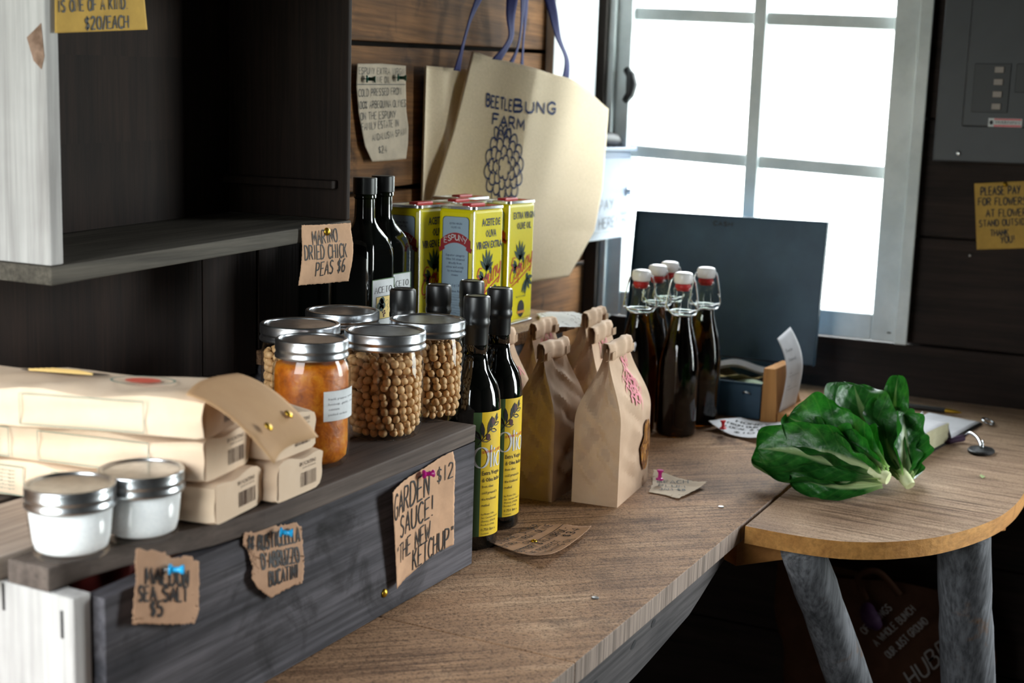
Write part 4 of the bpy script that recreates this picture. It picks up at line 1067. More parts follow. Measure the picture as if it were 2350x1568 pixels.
# ------------------------------------------------------------------ pasta packets
def pasta(label, loc, rz, W=.080, Hh=.037, L=.36, flap=False, seed=1, rx=0.0):
    rg = random.Random(seed)
    r = thing('pasta_packet', label, 'packet', loc, rz, 'paper packets of dried pasta'); r.rotation_euler = (rx, 0, rz)
    ph = [rg.uniform(0, 6) for _ in range(6)]
    def ring(y, sw=1.0, sh_=1.0):
        out = []; n = 40
        for i in range(n):
            a = 2*PI*(i+.5)/n; c, s = cos(a), sin(a); p = 9.0; q = (abs(c)**p+abs(s)**p)**(-1/p)
            x = q*c*W/2*sw; z = Hh/2+q*s*Hh/2*sh_; x += .0012*sin(z*260+y*30+ph[2])+.0012*sin(y*130+z*90+ph[3]); z += .0010*sin(x*140+y*70+ph[4])*(s > .3)
            z += .0018*sin(y*60+x*80+ph[0])*(s > .3); x += .0015*sin(y*45+ph[1]+z*90)
            out.append((x, y, max(z, 0.0)))
        return out
    m = MB(); ys = [0.0, .001]+[.006+(L-.012)*i/16 for i in range(17)]+[L-.001, L]
    rings = [ring(y, 1 if .003 < y < L-.003 else .97, 1 if .003 < y < L-.003 else .95) for y in ys]; n = 40
    vs = sum(rings, []); fs = []
    for k in range(len(ys)-1):
        for i in range(n): fs.append((k*n+(i+1) % n, k*n+i, (k+1)*n+i, (k+1)*n+(i+1) % n))
    fs.append(tuple(range(n))); fs.append(tuple((len(ys)-1)*n+i for i in range(n-1, -1, -1)))
    m.add(vs, fs); m.build('wrapper', M['pasta'], r, smooth='auto', angle=.6)
    # barcode and small print on the end towards us (-Y)
    i = Ink(); x = W*.02
    while x < W*.36:
        b = rg.choice((.0005, .0008, .0012)); i.rect(x, Hh*.20, x+b, Hh*.56); x += b+rg.choice((.0005, .0008))
    i.type('BUCATINI', W*.00, Hh*.74, W*.34, .0035, 0, .01); i.type('pasta di semola', W*.06, Hh*.66, W*.34, .0022)
    i.build('barcode', M['brownprint'], r, lambda a, b, d: (a, -d, b), lift=.0005)
    # seam fold at the left of the end
    MB().add([(-W*.46, -.0009, Hh*.10), (-W*.12, -.0016, Hh*.16), (-W*.14, -.0016, Hh*.84), (-W*.46, -.0009, Hh*.9)], [(0, 1, 2, 3)]).build('end_fold', M['pasta'], r)
    # print on the long sides and top
    i = Ink()
    for y0, y1 in ((.05, .16), (.19, .31)):
        for q in ([(y0, Hh*.15), (y1, Hh*.15)], [(y0, Hh*.85), (y1, Hh*.85)], [(y0, Hh*.15), (y0, Hh*.85)], [(y1, Hh*.15), (y1, Hh*.85)]): i.stroke(q, .0004)
    for k in range(6): i.type('ingredienti semola di grano duro acqua', .20, Hh*(.72-.09*k), .30-rg.uniform(0, .02), .0018)
    i.build('side_print', M['greenprint'], r, lambda a, b, d: (-W/2-d, a, b), lift=.0030)
    i = Ink()
    i.stroke([(.0+.017*cos(t*PI/12), .072+.028*sin(t*PI/12)) for t in range(25)], .0010, 1)
    i.disc(0, .072, .010, .016, 0)
    for k in range(7): i.type('pasta artigianale', -.026, .22+.011*k, .024-.004*k, .0045, k % 2)
    i.build('top_print', [M['redprint'], M['greenprint']], r, lambda a, b, d: (a, b, Hh+d), lift=.0024)
    if flap:
        m = MB().grid(lambda u, v: (-W*.56+W*1.16*u, .012-.075*v+.004*sin(u*5), Hh+.0035-.040*v*v-.012*v+.004*sin(PI*u)), 14, 12)
        fl = m.build('open_flap', M['pasta2'], r, smooth=True, solid=.0005)
        for u in (.25, .74): 
            t = MB().lathe([(.0045, 0), (.0040, .0012), (.002, .002), (0, .0022)], 14).build('paper_fastener', M['brass'], fl, smooth=True)
            t.location = (-W*.56+W*1.16*u, .012-.075*.78-.002, Hh+.0035-.040*.6-.012*.78+.0055); t.rotation_euler = (.75, 0, 0)
        s = MB(); nn = 24; e = []
        for k in range(nn):
            a = 2*PI*k/nn; e.append((.012+.009*cos(a)*(1+.3*sin(a*2)), .150+.042*sin(a), Hh+.0024))
        s.add(e, [tuple(range(nn))]); s.build('torn_opening', M['ink2'], r)
        for k in range(5):
            MB().tube([(.007+.0022*k, .122+.004*k, Hh+.0032), (.008+.0022*k, .182-.004*k, Hh+.0034)], .0011, 6).build('pasta_strand', M['strand'], r)
    return r
M['brownprint'] = plain('brown_print', (92, 72, 58), .8); M['greenprint'] = plain('green_grey_print', (112, 132, 118), .8); M['redprint'] = plain('red_logo_print', (206, 84, 60), .8)
M['ink2'] = plain('bag_inside_dark', (70, 52, 36), .9); M['strand'] = plain('dry_pasta', (226, 190, 120), .5); M['pasta2'] = paper('flap_kraft', (196, 158, 118), (182, 144, 106), trans=.1, scale=14)
pasta('bottom left pasta packet on the crate lid, barcode end to us', (.869, .7045, .1685), .14, seed=2)
pasta('bottom right pasta packet on the crate lid beside the sauce jar', (.9500, .6985, .1685), .05, W=.076, seed=5)
pasta('middle left pasta packet with its end folded over, under the open packet', (.864, .712, .2063), .17, W=.080, seed=6)
pasta('middle right pasta packet with a barcode, on the bottom right packet', (.9470, .7025, .2063), .08, W=.076, Hh=.040, seed=9)
pasta('top pasta packet, torn open, with a folded kraft flap and brass fasteners', (.851, .705, .2475), .30, W=.086, seed=11, flap=True, L=.37)
# ------------------------------------------------------------------ tote bags
def lerp_poly(p, t):
    """x at parameter t along a polyline of (t, value)"""
    for (a, va), (b, vb) in zip(p, p[1:]):
        if t <= b: return va+(vb-va)*(t-a)/(b-a)
    return p[-1][1]
def tote(label, L, Rr, T, B, y0, fold, depth, loc, group='cream canvas tote bags'):
    """L and Rr: left and right edge x by height share v (0 top); T and B: top and bottom z by width share u"""
    r = thing('tote_bag', label, 'bag', loc, 0, group); O = loc
    def S(u, v, back):
        x = lerp_poly(L, v)+(lerp_poly(Rr, v)-lerp_poly(L, v))*u
        z = lerp_poly(T, u)+(lerp_poly(B, u)-lerp_poly(T, u))*v
        y = y0+fold(u, v)+(depth*sin(PI*min(1, max(0, u)))**.5*(1-v)**.4 if back else 0)+(.001 if back else 0)
        return (x, y, z)
    f = MB().grid(lambda u, v: S(u, v, 0), 120, 70).build('front_cloth', M['canvas'], r, off=O, smooth=True, solid=-.0012)
    MB().grid(lambda u, v: S(u, v, 1), 24, 20, flip=True).build('back_cloth', M['canvas'], r, off=O, smooth=True, solid=-.0012)
    MB().tube([S(u/30, .0, 0) for u in range(31)], .0016, 6).build('top_hem', M['canvas'], r, off=O, smooth=True)
    return r, S, O
def strap(r, O, pts, w=.013, tw=0.0, nm='strap'):
    p = crom(pts, 6); m = MB(); n = len(p)
    def Q(u, v):
        k = u*(n-1); a = int(min(k, n-2)); f = k-a; c = [p[a][i]+(p[a+1][i]-p[a][i])*f for i in range(3)]
        ang = tw+.35*sin(u*6)
        return (c[0]+(v-.5)*w*2*cos(ang), c[1]+(v-.5)*w*2*sin(ang), c[2])
    m.grid(Q, 40, 4); return m.build(nm, M['strap'], r, off=O, smooth=True, solid=.0012)
hook = tag(MB().tube([(2.07, 1.158, .90), (2.07, 1.10, .895), (2.07, 1.075, .905), (2.07, 1.068, .92)], .005, 8).build('wall_hook', M['darkmetal'], None, smooth=True), 'iron hook in the plank wall above the tote bags', 'hook')
L_ = [(0, 2.015), (.32, 1.961), (.62, 1.8955), (1, 1.867)]; R_ = [(0, 2.4497), (.22, 2.4413), (.5, 2.4226), (.75, 2.3812), (.9, 2.31), (1, 2.26)]
T_ = [(0, .6338), (.30, .6118), (.60, .6000), (.80, .5827), (1, .5490)]; B_ = [(0, .215), (.5, .222), (.85, .228), (1, .230)]
fold1 = lambda u, v: (- .040*u*u + .012*sin(u*9+v*2)*(.3+.7*v) + .032*max(0, .30-u)/.30 - .010*cos((u-.27)*11)*math.exp(-((u-.27)/.16)**2) - .018*sin(PI*u)*(1-.5*v))
t1, S1, O1 = tote('front cream tote bag printed in blue with a farm name and a flower', L_, R_,
    T_, B_, 1.088, fold1, .010, (2.2, 1.10, .40))
strap(t1, O1, [(2.025, 1.078, .622), (2.062, 1.072, .66), (2.048, 1.066, .70), (2.06, 1.066, .78), (2.07, 1.072, .905)], tw=-.2)
strap(t1, O1, [(2.268, 1.062, .590), (2.262, 1.056, .635), (2.215, 1.054, .675), (2.185, 1.058, .735), (2.12, 1.066, .83), (2.07, 1.070, .908)], tw=-.2)
strap(t1, O1, [(2.150, 1.118, .618), (2.150, 1.10, .66), (2.140, 1.09, .74), (2.10, 1.08, .85), (2.07, 1.076, .910)], .011)
ik = Ink()
ik.hand('BEETLE', 2.008, .5432, 2.1048, .5360, .0206, .0020, 0, jit=.5); ik.hand('BUNG', 2.1122, .5360, 2.2858, .5354, .0207, .0024, 0, jit=.5)
ik.hand('FARM', 2.0337, .5126, 2.1554, .5035, .0180, .0021, 0, jit=.5)
rg = random.Random(5)
def petal(cx_, cz_, ang, L, W):
    pts = []
    for k in range(13):
        t = k/12; a = -1+2*t; d = L*math.sqrt(max(0, 1-a*a)); pts.append((cx_+cos(ang)*d-sin(ang)*a*W, cz_+sin(ang)*d+cos(ang)*a*W))
    ik.stroke(pts, .0016, 0)
for ring_, (rx, rz_, n_, L) in enumerate(((.012, .010, 5, .013), (.026, .022, 9, .017), (.041, .036, 12, .020), (.054, .048, 14, .021))):
    for k in range(n_):
        a = 2*PI*(k+.4*ring_)/n_; petal(2.083+rx*cos(a), .4365+rz_*sin(a), a, L, .0115+.001*ring_)
for k, a in enumerate((.9, 1.3, 1.7, 2.1)): petal(2.070+.03*cos(a), .478+.012*sin(a), a, .022, .010)
def onS1(x, z, d):
    v = .3; x_, z_ = x, z; s_ = 1.0; p = None
    for _ in range(30):
        x = x_*s_; z = .51+(z_-.51)*s_
        l = lerp_poly(L_, v); r_ = lerp_poly(R_, v); u = (x-l)/(r_-l); zt = lerp_poly(T_, u); zb = lerp_poly(B_, u); v = min(1, max(0, (z-zt)/(zb-zt)))
        p = S1(u, v, 0); s_ += .25*(p[1]/1.09-s_)
    return (x, p[1]-d-.0012, z)
ik.build('blue_print', M['navyink'], t1, onS1, off=O1, lift=.0012)
t2, S2, O2 = tote('plain cream tote bag hanging behind the printed one on the left', [(0, 1.892), (1, 1.894)], [(0, 2.26), (1, 2.31)], [(0, .603), (1, .606)], [(0, .25), (1, .25)], 1.140, lambda u, v: .005*sin(u*14+v)+.003*sin(u*31), .006, (2.0, 1.14, .42))
strap(t2, O2, [(1.965, 1.122, .60), (1.985, 1.112, .68), (2.02, 1.10, .76), (2.065, 1.085, .912)], .011)
strap(t2, O2, [(2.205, 1.122, .60), (2.19, 1.112, .66), (2.17, 1.10, .74), (2.11, 1.09, .84), (2.075, 1.085, .912)], .011)

# ------------------------------------------------------------------ steel lock box on the wall
lb = thing('lock_box', 'pale steel cash lock box on the wall left of the window, lettered PAY HERE', 'lock box', (2.48, 1.10, .27)); O = (2.48, 1.10, .27)
MB().box(2.42, 2.636, 1.070, 1.157, .283, .466).build('box_body', M['lockbox'], lb, off=O, bevel=.003)
MB().box(2.422, 2.631, 1.065, 1.0698, .300, .452).build('door', M['lockbox'], lb, off=O, bevel=.0015)
MB().box(2.42, 2.641, 1.058, 1.157, .4665, .474).build('lid', M['lockbox'], lb, off=O, bevel=.002)
kn = MB().lathe([(.0105, 0), (.0105, .004), (.0085, .006), (.0085, .010), (.007, .0115), (0, .0115)], 24).build('lock_cylinder', M['wire'], lb, smooth='auto'); kn.location = (2.607-O[0], 1.0648-O[1], .380-O[2]); kn.rotation_euler = (PI/2, 0, 0)
i = Ink()
i.hand('PAY', 2.463, .3448, 2.536, .3473, .0210, .0015); i.hand('HERE!', 2.4645, .3071, 2.563, .3091, .0215, .0015); i.hand('THANK', 2.573, .3300, 2.616, .3300, .0100, .0009); i.hand('YOU', 2.582, .3160, 2.610, .3165, .0085, .0009)
i.build('handwriting', M['pale_ink'], lb, lambda a, b, d: (a, 1.0648-d, b), off=O)
tag(MB().tube(crom([(2.50, 1.10, .489), (2.53, 1.098, .490), (2.575, 1.097, .490), (2.605, 1.098, .488), (2.625, 1.10, .486)], 4), [.011]*5+[.014]*8+[.011]*4, 12).build('hand_stapler', M['blackplastic'], None, smooth=True), 'small black tool lying on top of the steel lock box', 'tool')

# ------------------------------------------------------------------ electrical panel
ep = thing('electrical_panel', 'grey electrical breaker panel on the wall right of the window', 'electrical panel', (2.64, .16, .47)); O = (2.64, .16, .47)
MB().box(2.602, 2.667, -.12, .440, .470, 1.16).build('cabinet', M['panel'], ep, off=O, bevel=.003)
MB().box(2.595, 2.6017, -.06, .392, .536, 1.10).build('cover_plate', M['panel'], ep, off=O, bevel=.0035)
for (ya, yb, za, zb, nn) in ((.312, .376, .563, .652, 4), (.215, .303, .60, .652, 2)):
    bk = MB().box(2.5925, 2.5948, ya, yb, za, zb).build('breaker_block', M['blackplastic'], ep, off=O, bevel=.0008)
    for k in range(nn):
        z = za+(zb-za)*(k+.5)/nn
        MB().box(2.588, 2.5924, ya+.012, ya+.028, z-.0055, z+.0055).build('breaker_switch', M['switch'] if 'switch' in M else M['lidtop'], bk, bevel=.0008).location = (-O[0], -O[1], -O[2])
i = Ink(); i.rect(-.344, .537, -.285, .553, 0); i.rect(-.334, .5495, -.286, .5525, 1); i.rect(-.334, .5375, -.286, .5412, 1); i.disc(-.3385, .545, .0032, .004, 2)
i.type('WARNING', -.332, .5435, -.288, .0045, 2)
i.build('warning_label', [M['labelwhite'], M['red'], M['ink']], ep, onX(2.5947), off=O)
s = MB().lathe([(.005, 0), (.0042, .002), (.0015, .003), (0, .003)], 16).build('screw', M['tinrim'], ep, smooth=True); s.location = (2.6018-O[0], .393-O[1], .486-O[2]); s.rotation_euler = (0, -PI/2, 0)
s = MB().lathe([(.0035, 0), (.003, .0012), (0, .0016)], 14).build('nail_head', M['tinrim'], None, smooth=True); s.location = (2.6675, .365, .290); s.rotation_euler = (0, -PI/2, 0); tag(s, 'bright nail head in the dark planks below the yellow note', 'nail')

# ------------------------------------------------------------------ cash box with its lid up
cb = thing('cash_box', 'blue grey metal cash box with its lid open against the window', 'cash box', (2.38, .81, 0)); O = (2.38, .81, 0)
x0, x1, y0, y1, H, t = 2.262, 2.500, .647, 1.005, .064, .002
m = MB(); m.box(x0, x1, y0, y1, .001, .004); m.box(x0, x0+t, y0, y1, .004, H); m.box(x1-t, x1, y0, y1, .004, H); m.box(x0+t, x1-t, y0, y0+t, .004, H); m.box(x0+t, x1-t, y1-t, y1, .004, H)
m.build('tray', M['darkmetal'], cb, off=O, bevel=.0008)
m = MB(); r_ = .0025
m.tube([(x0, y0, H), (x1, y0, H), (x1, y1, H), (x0, y1, H)], r_, 8, closed=True); m.build('rolled_rim', M['darkmetal'], cb, off=O, smooth=True)
lean = .035
def LP(x, y, z): return (x+lean*(z-.068)/.28, y, z)
m = MB(); ya, yb, za, zb = .612, 1.010, .068, .347
m.hexa([LP(2.504,ya,za), LP(2.506,ya,za), LP(2.506,yb,za), LP(2.504,yb,za), LP(2.504,ya,zb), LP(2.506,ya,zb), LP(2.506,yb,zb), LP(2.504,yb,zb)])
for (p, q) in (((ya, za), (ya+.002, zb)), ((yb-.002, za), (yb, zb)), ((ya+.002, zb-.002), (yb-.002, zb))):
    m.hexa([LP(2.490,p[0],p[1]), LP(2.504,p[0],p[1]), LP(2.504,q[0],p[1]), LP(2.490,q[0],p[1]), LP(2.490,p[0],q[1]), LP(2.504,p[0],q[1]), LP(2.504,q[0],q[1]), LP(2.490,q[0],q[1])])
ld = m.build('lid', M['darkmetal'], cb, off=O, bevel=.0012)
i = Ink(); i.hand('CASH', -.845, .326, -.805, .326, .008, .0010, jit=0)
i.build('lid_mark', M['ink'], cb, lambda a, b, d: (LP(2.504, 0, b)[0]-d-.0006, -a, b), off=O)
m = MB().tube([(2.2605, .665, .046), (2.254, .668, .050), (2.254, .676, .050), (2.2605, .679, .046)], .002, 8).build('latch', M['wire'], cb, off=O, smooth=True)
bill = paper('green_bank_note', (206, 222, 200), (176, 196, 170)); M['bill'] = bill; M['bill2'] = paper('tan_bank_note', (196, 178, 132), (166, 146, 100))
for k, (cx_, cy_, z, a, mat, lab) in enumerate(((2.342, .735, .046, .50, 'bill', 'pale green bank note lying in the front of the cash box'), (2.385, .752, .058, -.55, 'bill2', 'tan bank note curling up at the left inside the cash box'), (2.405, .735, .068, .25, 'whitepaper', 'crumpled white receipt in the middle of the cash box'), (2.370, .86, .046, .2, 'bill', 'green bank note half hidden behind the bottles in the cash box'))):
    def bf(u, v, cx_=cx_, cy_=cy_, z=z, a=a, k=k):
        x = (u-.5)*.068; y = (v-.5)*.135; return (cx_+x*cos(a)-y*sin(a), cy_+x*sin(a)+y*cos(a), z+.006*sin(u*5+k)+.006*sin(v*7+k*2)-.002)
    b = MB().grid(bf, 10, 18).build('bank_note' if k != 2 else 'receipt', M[mat], None, smooth=True, solid=.0003, off=(cx_, cy_, z)); tag(b, lab, 'bank note' if k != 2 else 'receipt')
MB().box(2.27, 2.49, .655, .995, .0042, .036).build('cash_tray_insert', M['blackplastic'], cb, off=O)

# ------------------------------------------------------------------ oak block with a card
bl = thing('card_holder', 'stepped oak block holding a printed card beside the cash box', 'card holder', (2.30, .62, 0), 0)
bl.location = (2.250, .642, 0); bl.rotation_euler = (0, 0, -.05)
MB().hexa([(0,-.030,0),(.150,-.030,0),(.150,0,0),(0,0,0),(.003,-.021,.098),(.105,-.021,.098),(.105,0,.098),(.003,0,.098)]).build('upright_block', M['block'], bl, bevel=.001)
MB().box(0.002, .150, -.058, -.0305, 0, .020).build('front_ledge', M['block'], bl, bevel=.001)
cd = thing('printed_card', 'curling white printed card propped on the oak block', 'card', (2.250, .642, 0)); cd.rotation_euler = (0, 0, -.05)
def cf(x, y, d): return (.006+x+.012*sin(y*14), -.0325-.006*sin(y*22)-.10*max(0, y-.095)**1.0*0-d+.018*max(0,(y-.06)/.07)**2, .0212+y)
cc = MB().grid(lambda u, v: cf(u*.092, v*.130+.010*u*v, 0), 12, 20).build('card_sheet', M['whitepaper'], cd, smooth=True, solid=-.0003)
i = Ink()
for k, (y, e, h) in enumerate(((.104, .050, .006), (.088, .055, .006), (.066, .030, .003), (.060, .070, .003), (.042, .030, .003), (.036, .075, .003))): i.type(('Farm', 'Stand', 'notes', 'please write your order', 'thank', 'and leave the money in the box'), .016, y, e, h) if False else i.type(('Farm', 'Stand', 'notes', 'please write your order', 'thank', 'and leave money in the box')[k], .016, y, e, h)
i.build('print', M['pale_ink'], cd, cf)

# ------------------------------------------------------------------ price notes
def line_set(rows, w=None, **k):
    i = Ink()
    for t, a, b, c, d, h in rows: i.hand(t, a, b, c, d, h, w and w*h, **({'upright': True} | k))
    return i
note('price_note', 'large kraft note reading GARDEN SAUCE on the grey crate front', 'note', [(1.0989,.1368),(1.1401,.1398),(1.1844,.1442),(1.2341,.1508)], [(1.2341,.1508),(1.2387,.1373),(1.2389,.0918),(1.2403,.0413)], [(1.1198,.0260),(1.1615,.0328),(1.1934,.0384),(1.2403,.0413)], [(1.0989,.1368),(1.1038,.1110),(1.1106,.0763),(1.1198,.0260)], onY(.7035),
     line_set([('GARDEN',1.1056,.1034,1.1892,.1115,.0268),('$12',1.2048,.1195,1.2356,.1214,.0175),('SAUCE!',1.1256,.0791,1.1989,.0857,.0235),('"THE NEW',1.1169,.0510,1.1924,.0606,.0205),('KETCHUP"',1.1576,.0348,1.2384,.0419,.0225)], .042),
     M['kraft2'], lambda x, y: .002+.010*max(0, (1.15-x)/.05)**1.5+.004*max(0, (x-1.21)/.03), torn=.0006)
note('price_note', 'torn kraft note reading MALDON SEA SALT at the left end of the grey crate', 'note', [(.7379,.1770),(.7556,.1706),(.7679,.1659),(.7743,.1596),(.7881,.1567),(.8012,.1537),(.8022,.1499),(.8102,.1461)], [(.8102,.1461),(.8105,.1256),(.8097,.1030),(.8036,.0943)], [(.7308,.1183),(.7693,.1051),(.8036,.0943)], [(.7379,.1770),(.7357,.1663),(.7374,.1551),(.7331,.1351),(.7308,.1183)], onY(.7005),
     line_set([('MALDON',.7482,.1452,.7943,.1300,.0135),('SEA SALT',.7393,.1339,.7922,.1174,.0125),('$5',.7530,.1171,.7654,.1133,.0125)], .085), M['kraft'], lambda x, y: .004+.002*sin(x*90), torn=.0009)
note('price_note', 'torn pointed kraft note reading RUSTICLELLA in the middle of the grey crate', 'note', [(.8736,.1524),(.8985,.1497),(.9302,.1450),(.9513,.1415),(.9594,.1343)], [(.9594,.1343),(.9583,.1144),(.9572,.0815)], [(.8814,.1100),(.8893,.0974),(.9092,.0825),(.9240,.0825),(.9404,.0837),(.9572,.0815)], [(.8736,.1524),(.8742,.1419),(.8814,.1320),(.8844,.1191),(.8814,.1100)], onY(.7035),
     line_set([('$8',.8790,.1364,.8881,.1339,.0120),('RUSTICLELLA',.8936,.1307,.9541,.1230,.0140),("D'ABRUZZO",.8967,.1132,.9502,.1048,.0140),('BUCATINI',.9048,.0949,.9477,.0903,.0135)], .075), M['kraft'], lambda x, y: .003+.002*sin(y*80), torn=.0009)
note('price_note', 'kraft note reading MARINO DRIED CHICK PEAS hanging from the shelf corner', 'note', [(1.2820,.3852),(1.3294,.3833),(1.3861,.3826)], [(1.3861,.3826),(1.3886,.3553),(1.3861,.3331),(1.3827,.3082)], [(1.2756,.3125),(1.3304,.3102),(1.3827,.3082)], [(1.2820,.3852),(1.2813,.3622),(1.2780,.3414),(1.2756,.3125)], onY(.9435),
     line_set([('MARINO.',1.3023,.3598,1.3596,.3610,.0165),('DRIED CHICK',1.2847,.3428,1.3734,.3398,.0175),('PEAS $6',1.3082,.3208,1.3709,.3222,.0170)], .05), M['kraft2'], lambda x, y: .002+.003*sin(PI*max(0, min(1, (.372-y)/.06))), torn=.0005)
note('price_note', 'yellow card reading ONE OF A KIND at the top left of the shelf box', 'note', [(.9058,.6886),(1.0126,.6965)], [(1.0126,.6965),(1.0252,.5941)], [(.9039,.5816),(1.0252,.5941)], [(.9058,.6886),(.9039,.5816)], onY(.9445),
     line_set([('IS ONE OF A KIND.',.9077,.6007,.9976,.6120,.0105),('$20/EACH',.9407,.5875,.9984,.5937,.0118)], .075), M['yellowpaper'], lambda x, y: .001)
en = line_set([('ESPUNY EXTRA VIRGIN',1.7112,.5818,1.8446,.5871,.0100),('OLIVE OIL',1.7479,.5702,1.7994,.5724,.0095),('COLD PRESSED FROM',1.7108,.5475,1.8325,.5552,.0112),('100% ARBEQUINA OLIVES',1.7100,.5290,1.8488,.5363,.0112),('ON THE ESPUNY',1.7164,.5118,1.8179,.5179,.0113),('FAMILY ESTATE IN',1.7192,.4959,1.8263,.5041,.0113),('ANDALUSIA SPAIN',1.7477,.4799,1.8487,.4912,.0102),('$24',1.7644,.4609,1.7885,.4622,.0110)], .05)
en.stroke([(1.7068,.5658), (1.8453,.5716)], .0006)
note('price_note', 'long pale note about ESPUNY olive oil on the plank wall above the bottles', 'note', [(1.7073,.5973),(1.7757,.6011),(1.8470,.6016)], [(1.8470,.6016),(1.8479,.5745),(1.8507,.5326),(1.8570,.5045),(1.8540,.4762),(1.8467,.4521)], [(1.7460,.4480),(1.7992,.4496),(1.8467,.4521)], [(1.7073,.5973),(1.7057,.5618),(1.7125,.5224),(1.7270,.4724),(1.7460,.4480)], onY(1.152), en, M['tagpaper'], lambda x, y: .001+.004*max(0, (.52-y)/.07))
i = Ink()
for t, a, b, c, d, h in (('PLEASE PAY',.3541,.4070,.2836,.4140,.0157),('FOR FLOWERS',.3572,.3879,.2703,.3943,.0141),('AT FLOWER',.3411,.3664,.2684,.3732,.0140),('STAND OUTSIDE.',.3521,.3467,.2593,.3574,.0124),('THANK',.3301,.3298,.2974,.3336,.0124),('YOU!',.3101,.3179,.2847,.3221,.0132)): i.hand(t, -a, b, -c, d, h, .085*h)
note('notice', 'yellow notice reading PLEASE PAY FOR FLOWERS on the dark wall', 'note', [(-.3686,.4294),(-.2492,.4411)], [(-.2492,.4411),(-.2492,.3131)], [(-.3531,.3024),(-.2492,.3131)], [(-.3686,.4294),(-.3531,.3024)], onX(2.664), i, M['yellowpaper'], lambda x, y: .002)
i = line_set([('STEPHEN SINGER',1.3717,.7063,1.4663,.6968,.0100),('EXTRA VIRGIN OLIVE',1.3583,.6927,1.4739,.6836,.0098),('OIL',1.3922,.6806,1.4104,.6776,.0075),('BUTTERY & FLAVORFUL-',1.3498,.6673,1.4746,.6604,.0098),('THE PERFECT',1.3497,.6530,1.4235,.6479,.0092),('FINISHING OIL',1.3449,.6402,1.4376,.6346,.0090),('$34',1.4448,.6476,1.4764,.6457,.0110)], .075, upright=False)
i.stroke([(1.3490,.6775), (1.4830,.6730)], .0005)
note('price_note', 'kraft note reading STEPHEN SINGER lying flat on the table by the oil bottle', 'note', [(1.3715,.7215),(1.4227,.7134),(1.4722,.6977)], [(1.4722,.6977),(1.4859,.6699),(1.4865,.6351)], [(1.3427,.6272),(1.4109,.6291),(1.4865,.6351)], [(1.3715,.7215),(1.3465,.6684),(1.3427,.6272)], onZ(.0012), i, M['kraft'], lambda x, y: .0008+.006*max(0, abs(x-1.42)/.06-.35)**2+.005*max(0, (.66-y)/.03)**2, torn=.0007)
i = line_set([('BEACH',1.752,.647,1.768,.605,.0105),('PLUM',1.735,.638,1.749,.603,.0105),('JAM $8',1.717,.630,1.733,.596,.0105)], .07, upright=False)
note('price_note', 'small torn cream note with a magenta pin on the table right of the windowed bag', 'note', [(1.700,.6400),(1.745,.652),(1.7963,.6701)], [(1.7963,.6701),(1.7808,.6230),(1.7757,.5795)], [(1.690,.592),(1.7409,.5830),(1.7757,.5795)], [(1.700,.6400),(1.699,.6142),(1.690,.592)], onZ(.0012), i, M['tagpaper'], lambda x, y: .0006+.010*max(0, (.60-y)/.02)**1.5*.4+.006*max(0, (x-1.76)/.03), torn=.0009)
i = line_set([('HONEY',2.190,.668,2.200,.610,.016),('FROM OUR BEES',2.165,.676,2.178,.592,.013),('LOCAL & RAW',2.142,.672,2.155,.594,.013),('$10',2.118,.650,2.124,.615,.013)], .09, upright=False)
note('price_note', 'curled pale card with a red pin lying beside the oak block', 'note', [(2.1346,.700),(2.18,.690),(2.2334,.6726)], [(2.2334,.6726),(2.235,.64),(2.2228,.5778)], [(2.080,.575),(2.15,.570),(2.2228,.5778)], [(2.1346,.700),(2.105,.65),(2.080,.575)], onZ(.0012), i, M['whitepaper'], lambda x, y: .003+.012*((y-.64)/.06)**2, torn=.0006)
note('paper_slip', 'torn pale paper slip lying at the end of the back crate by the wall', 'paper', [(1.93,.940),(1.97,.935),(2.000,.905)], [(2.000,.905),(1.98,.875),(1.95,.852)], [(1.83,.858),(1.88,.835),(1.95,.852)], [(1.93,.940),(1.88,.905),(1.83,.858)], onZ(.2015), None, M['whitepaper'], lambda x, y: .002-.25*max(0, .882-y)**1.3*(y < .882)+.0012*sin(x*30)**2, torn=.002)
# pins
push_pin('magenta push pin through the GARDEN SAUCE note', '', (1.164, .7010, .1390), (.75, -.65, .03), M['pinmag'], s=.85)
push_pin('bright blue push pin through the sea salt note', '', (.7660, .6975, .1520), (.5, -.8, .0), M['pinblue'], s=.8)
push_pin('blue push pin through the RUSTICLELLA note', '', (.9140, .7005, .1430), (.5, -.8, -.06), M['pinblue'], s=.8)
push_pin('magenta push pin standing in the small cream note on the table', '', (1.742, .640, .003), (.05, .0, 1), M['pinmag'])
push_pin('red push pin standing in the pale curled card', '', (2.107, .664, .005), (.0, .05, 1), M['pinred'])
push_pin('left green push pin in the ESPUNY wall note', '', (1.7210, 1.152, .5751), (.5, -.85, 0), M['pingreen'])
push_pin('right green push pin in the ESPUNY wall note, close to the tote bag', '', (1.8106, 1.152, .5813), (.5, -.85, 0), M['pingreen'])
brass_tack('brass thumbtack at the top of the DRIED CHICK PEAS note', (1.3325, .9405, .3745), (-.3, -1, .2), s=1.05)
brass_tack('brass tack lying in the middle of the STEPHEN SINGER note', (1.408, .678, .002), (0, 0, 1), s=.9)
brass_tack('brass thumbtack at the top edge of the PLEASE PAY FOR FLOWERS notice', (2.661, .312, .430), (-1, 0, 0), s=1.0)

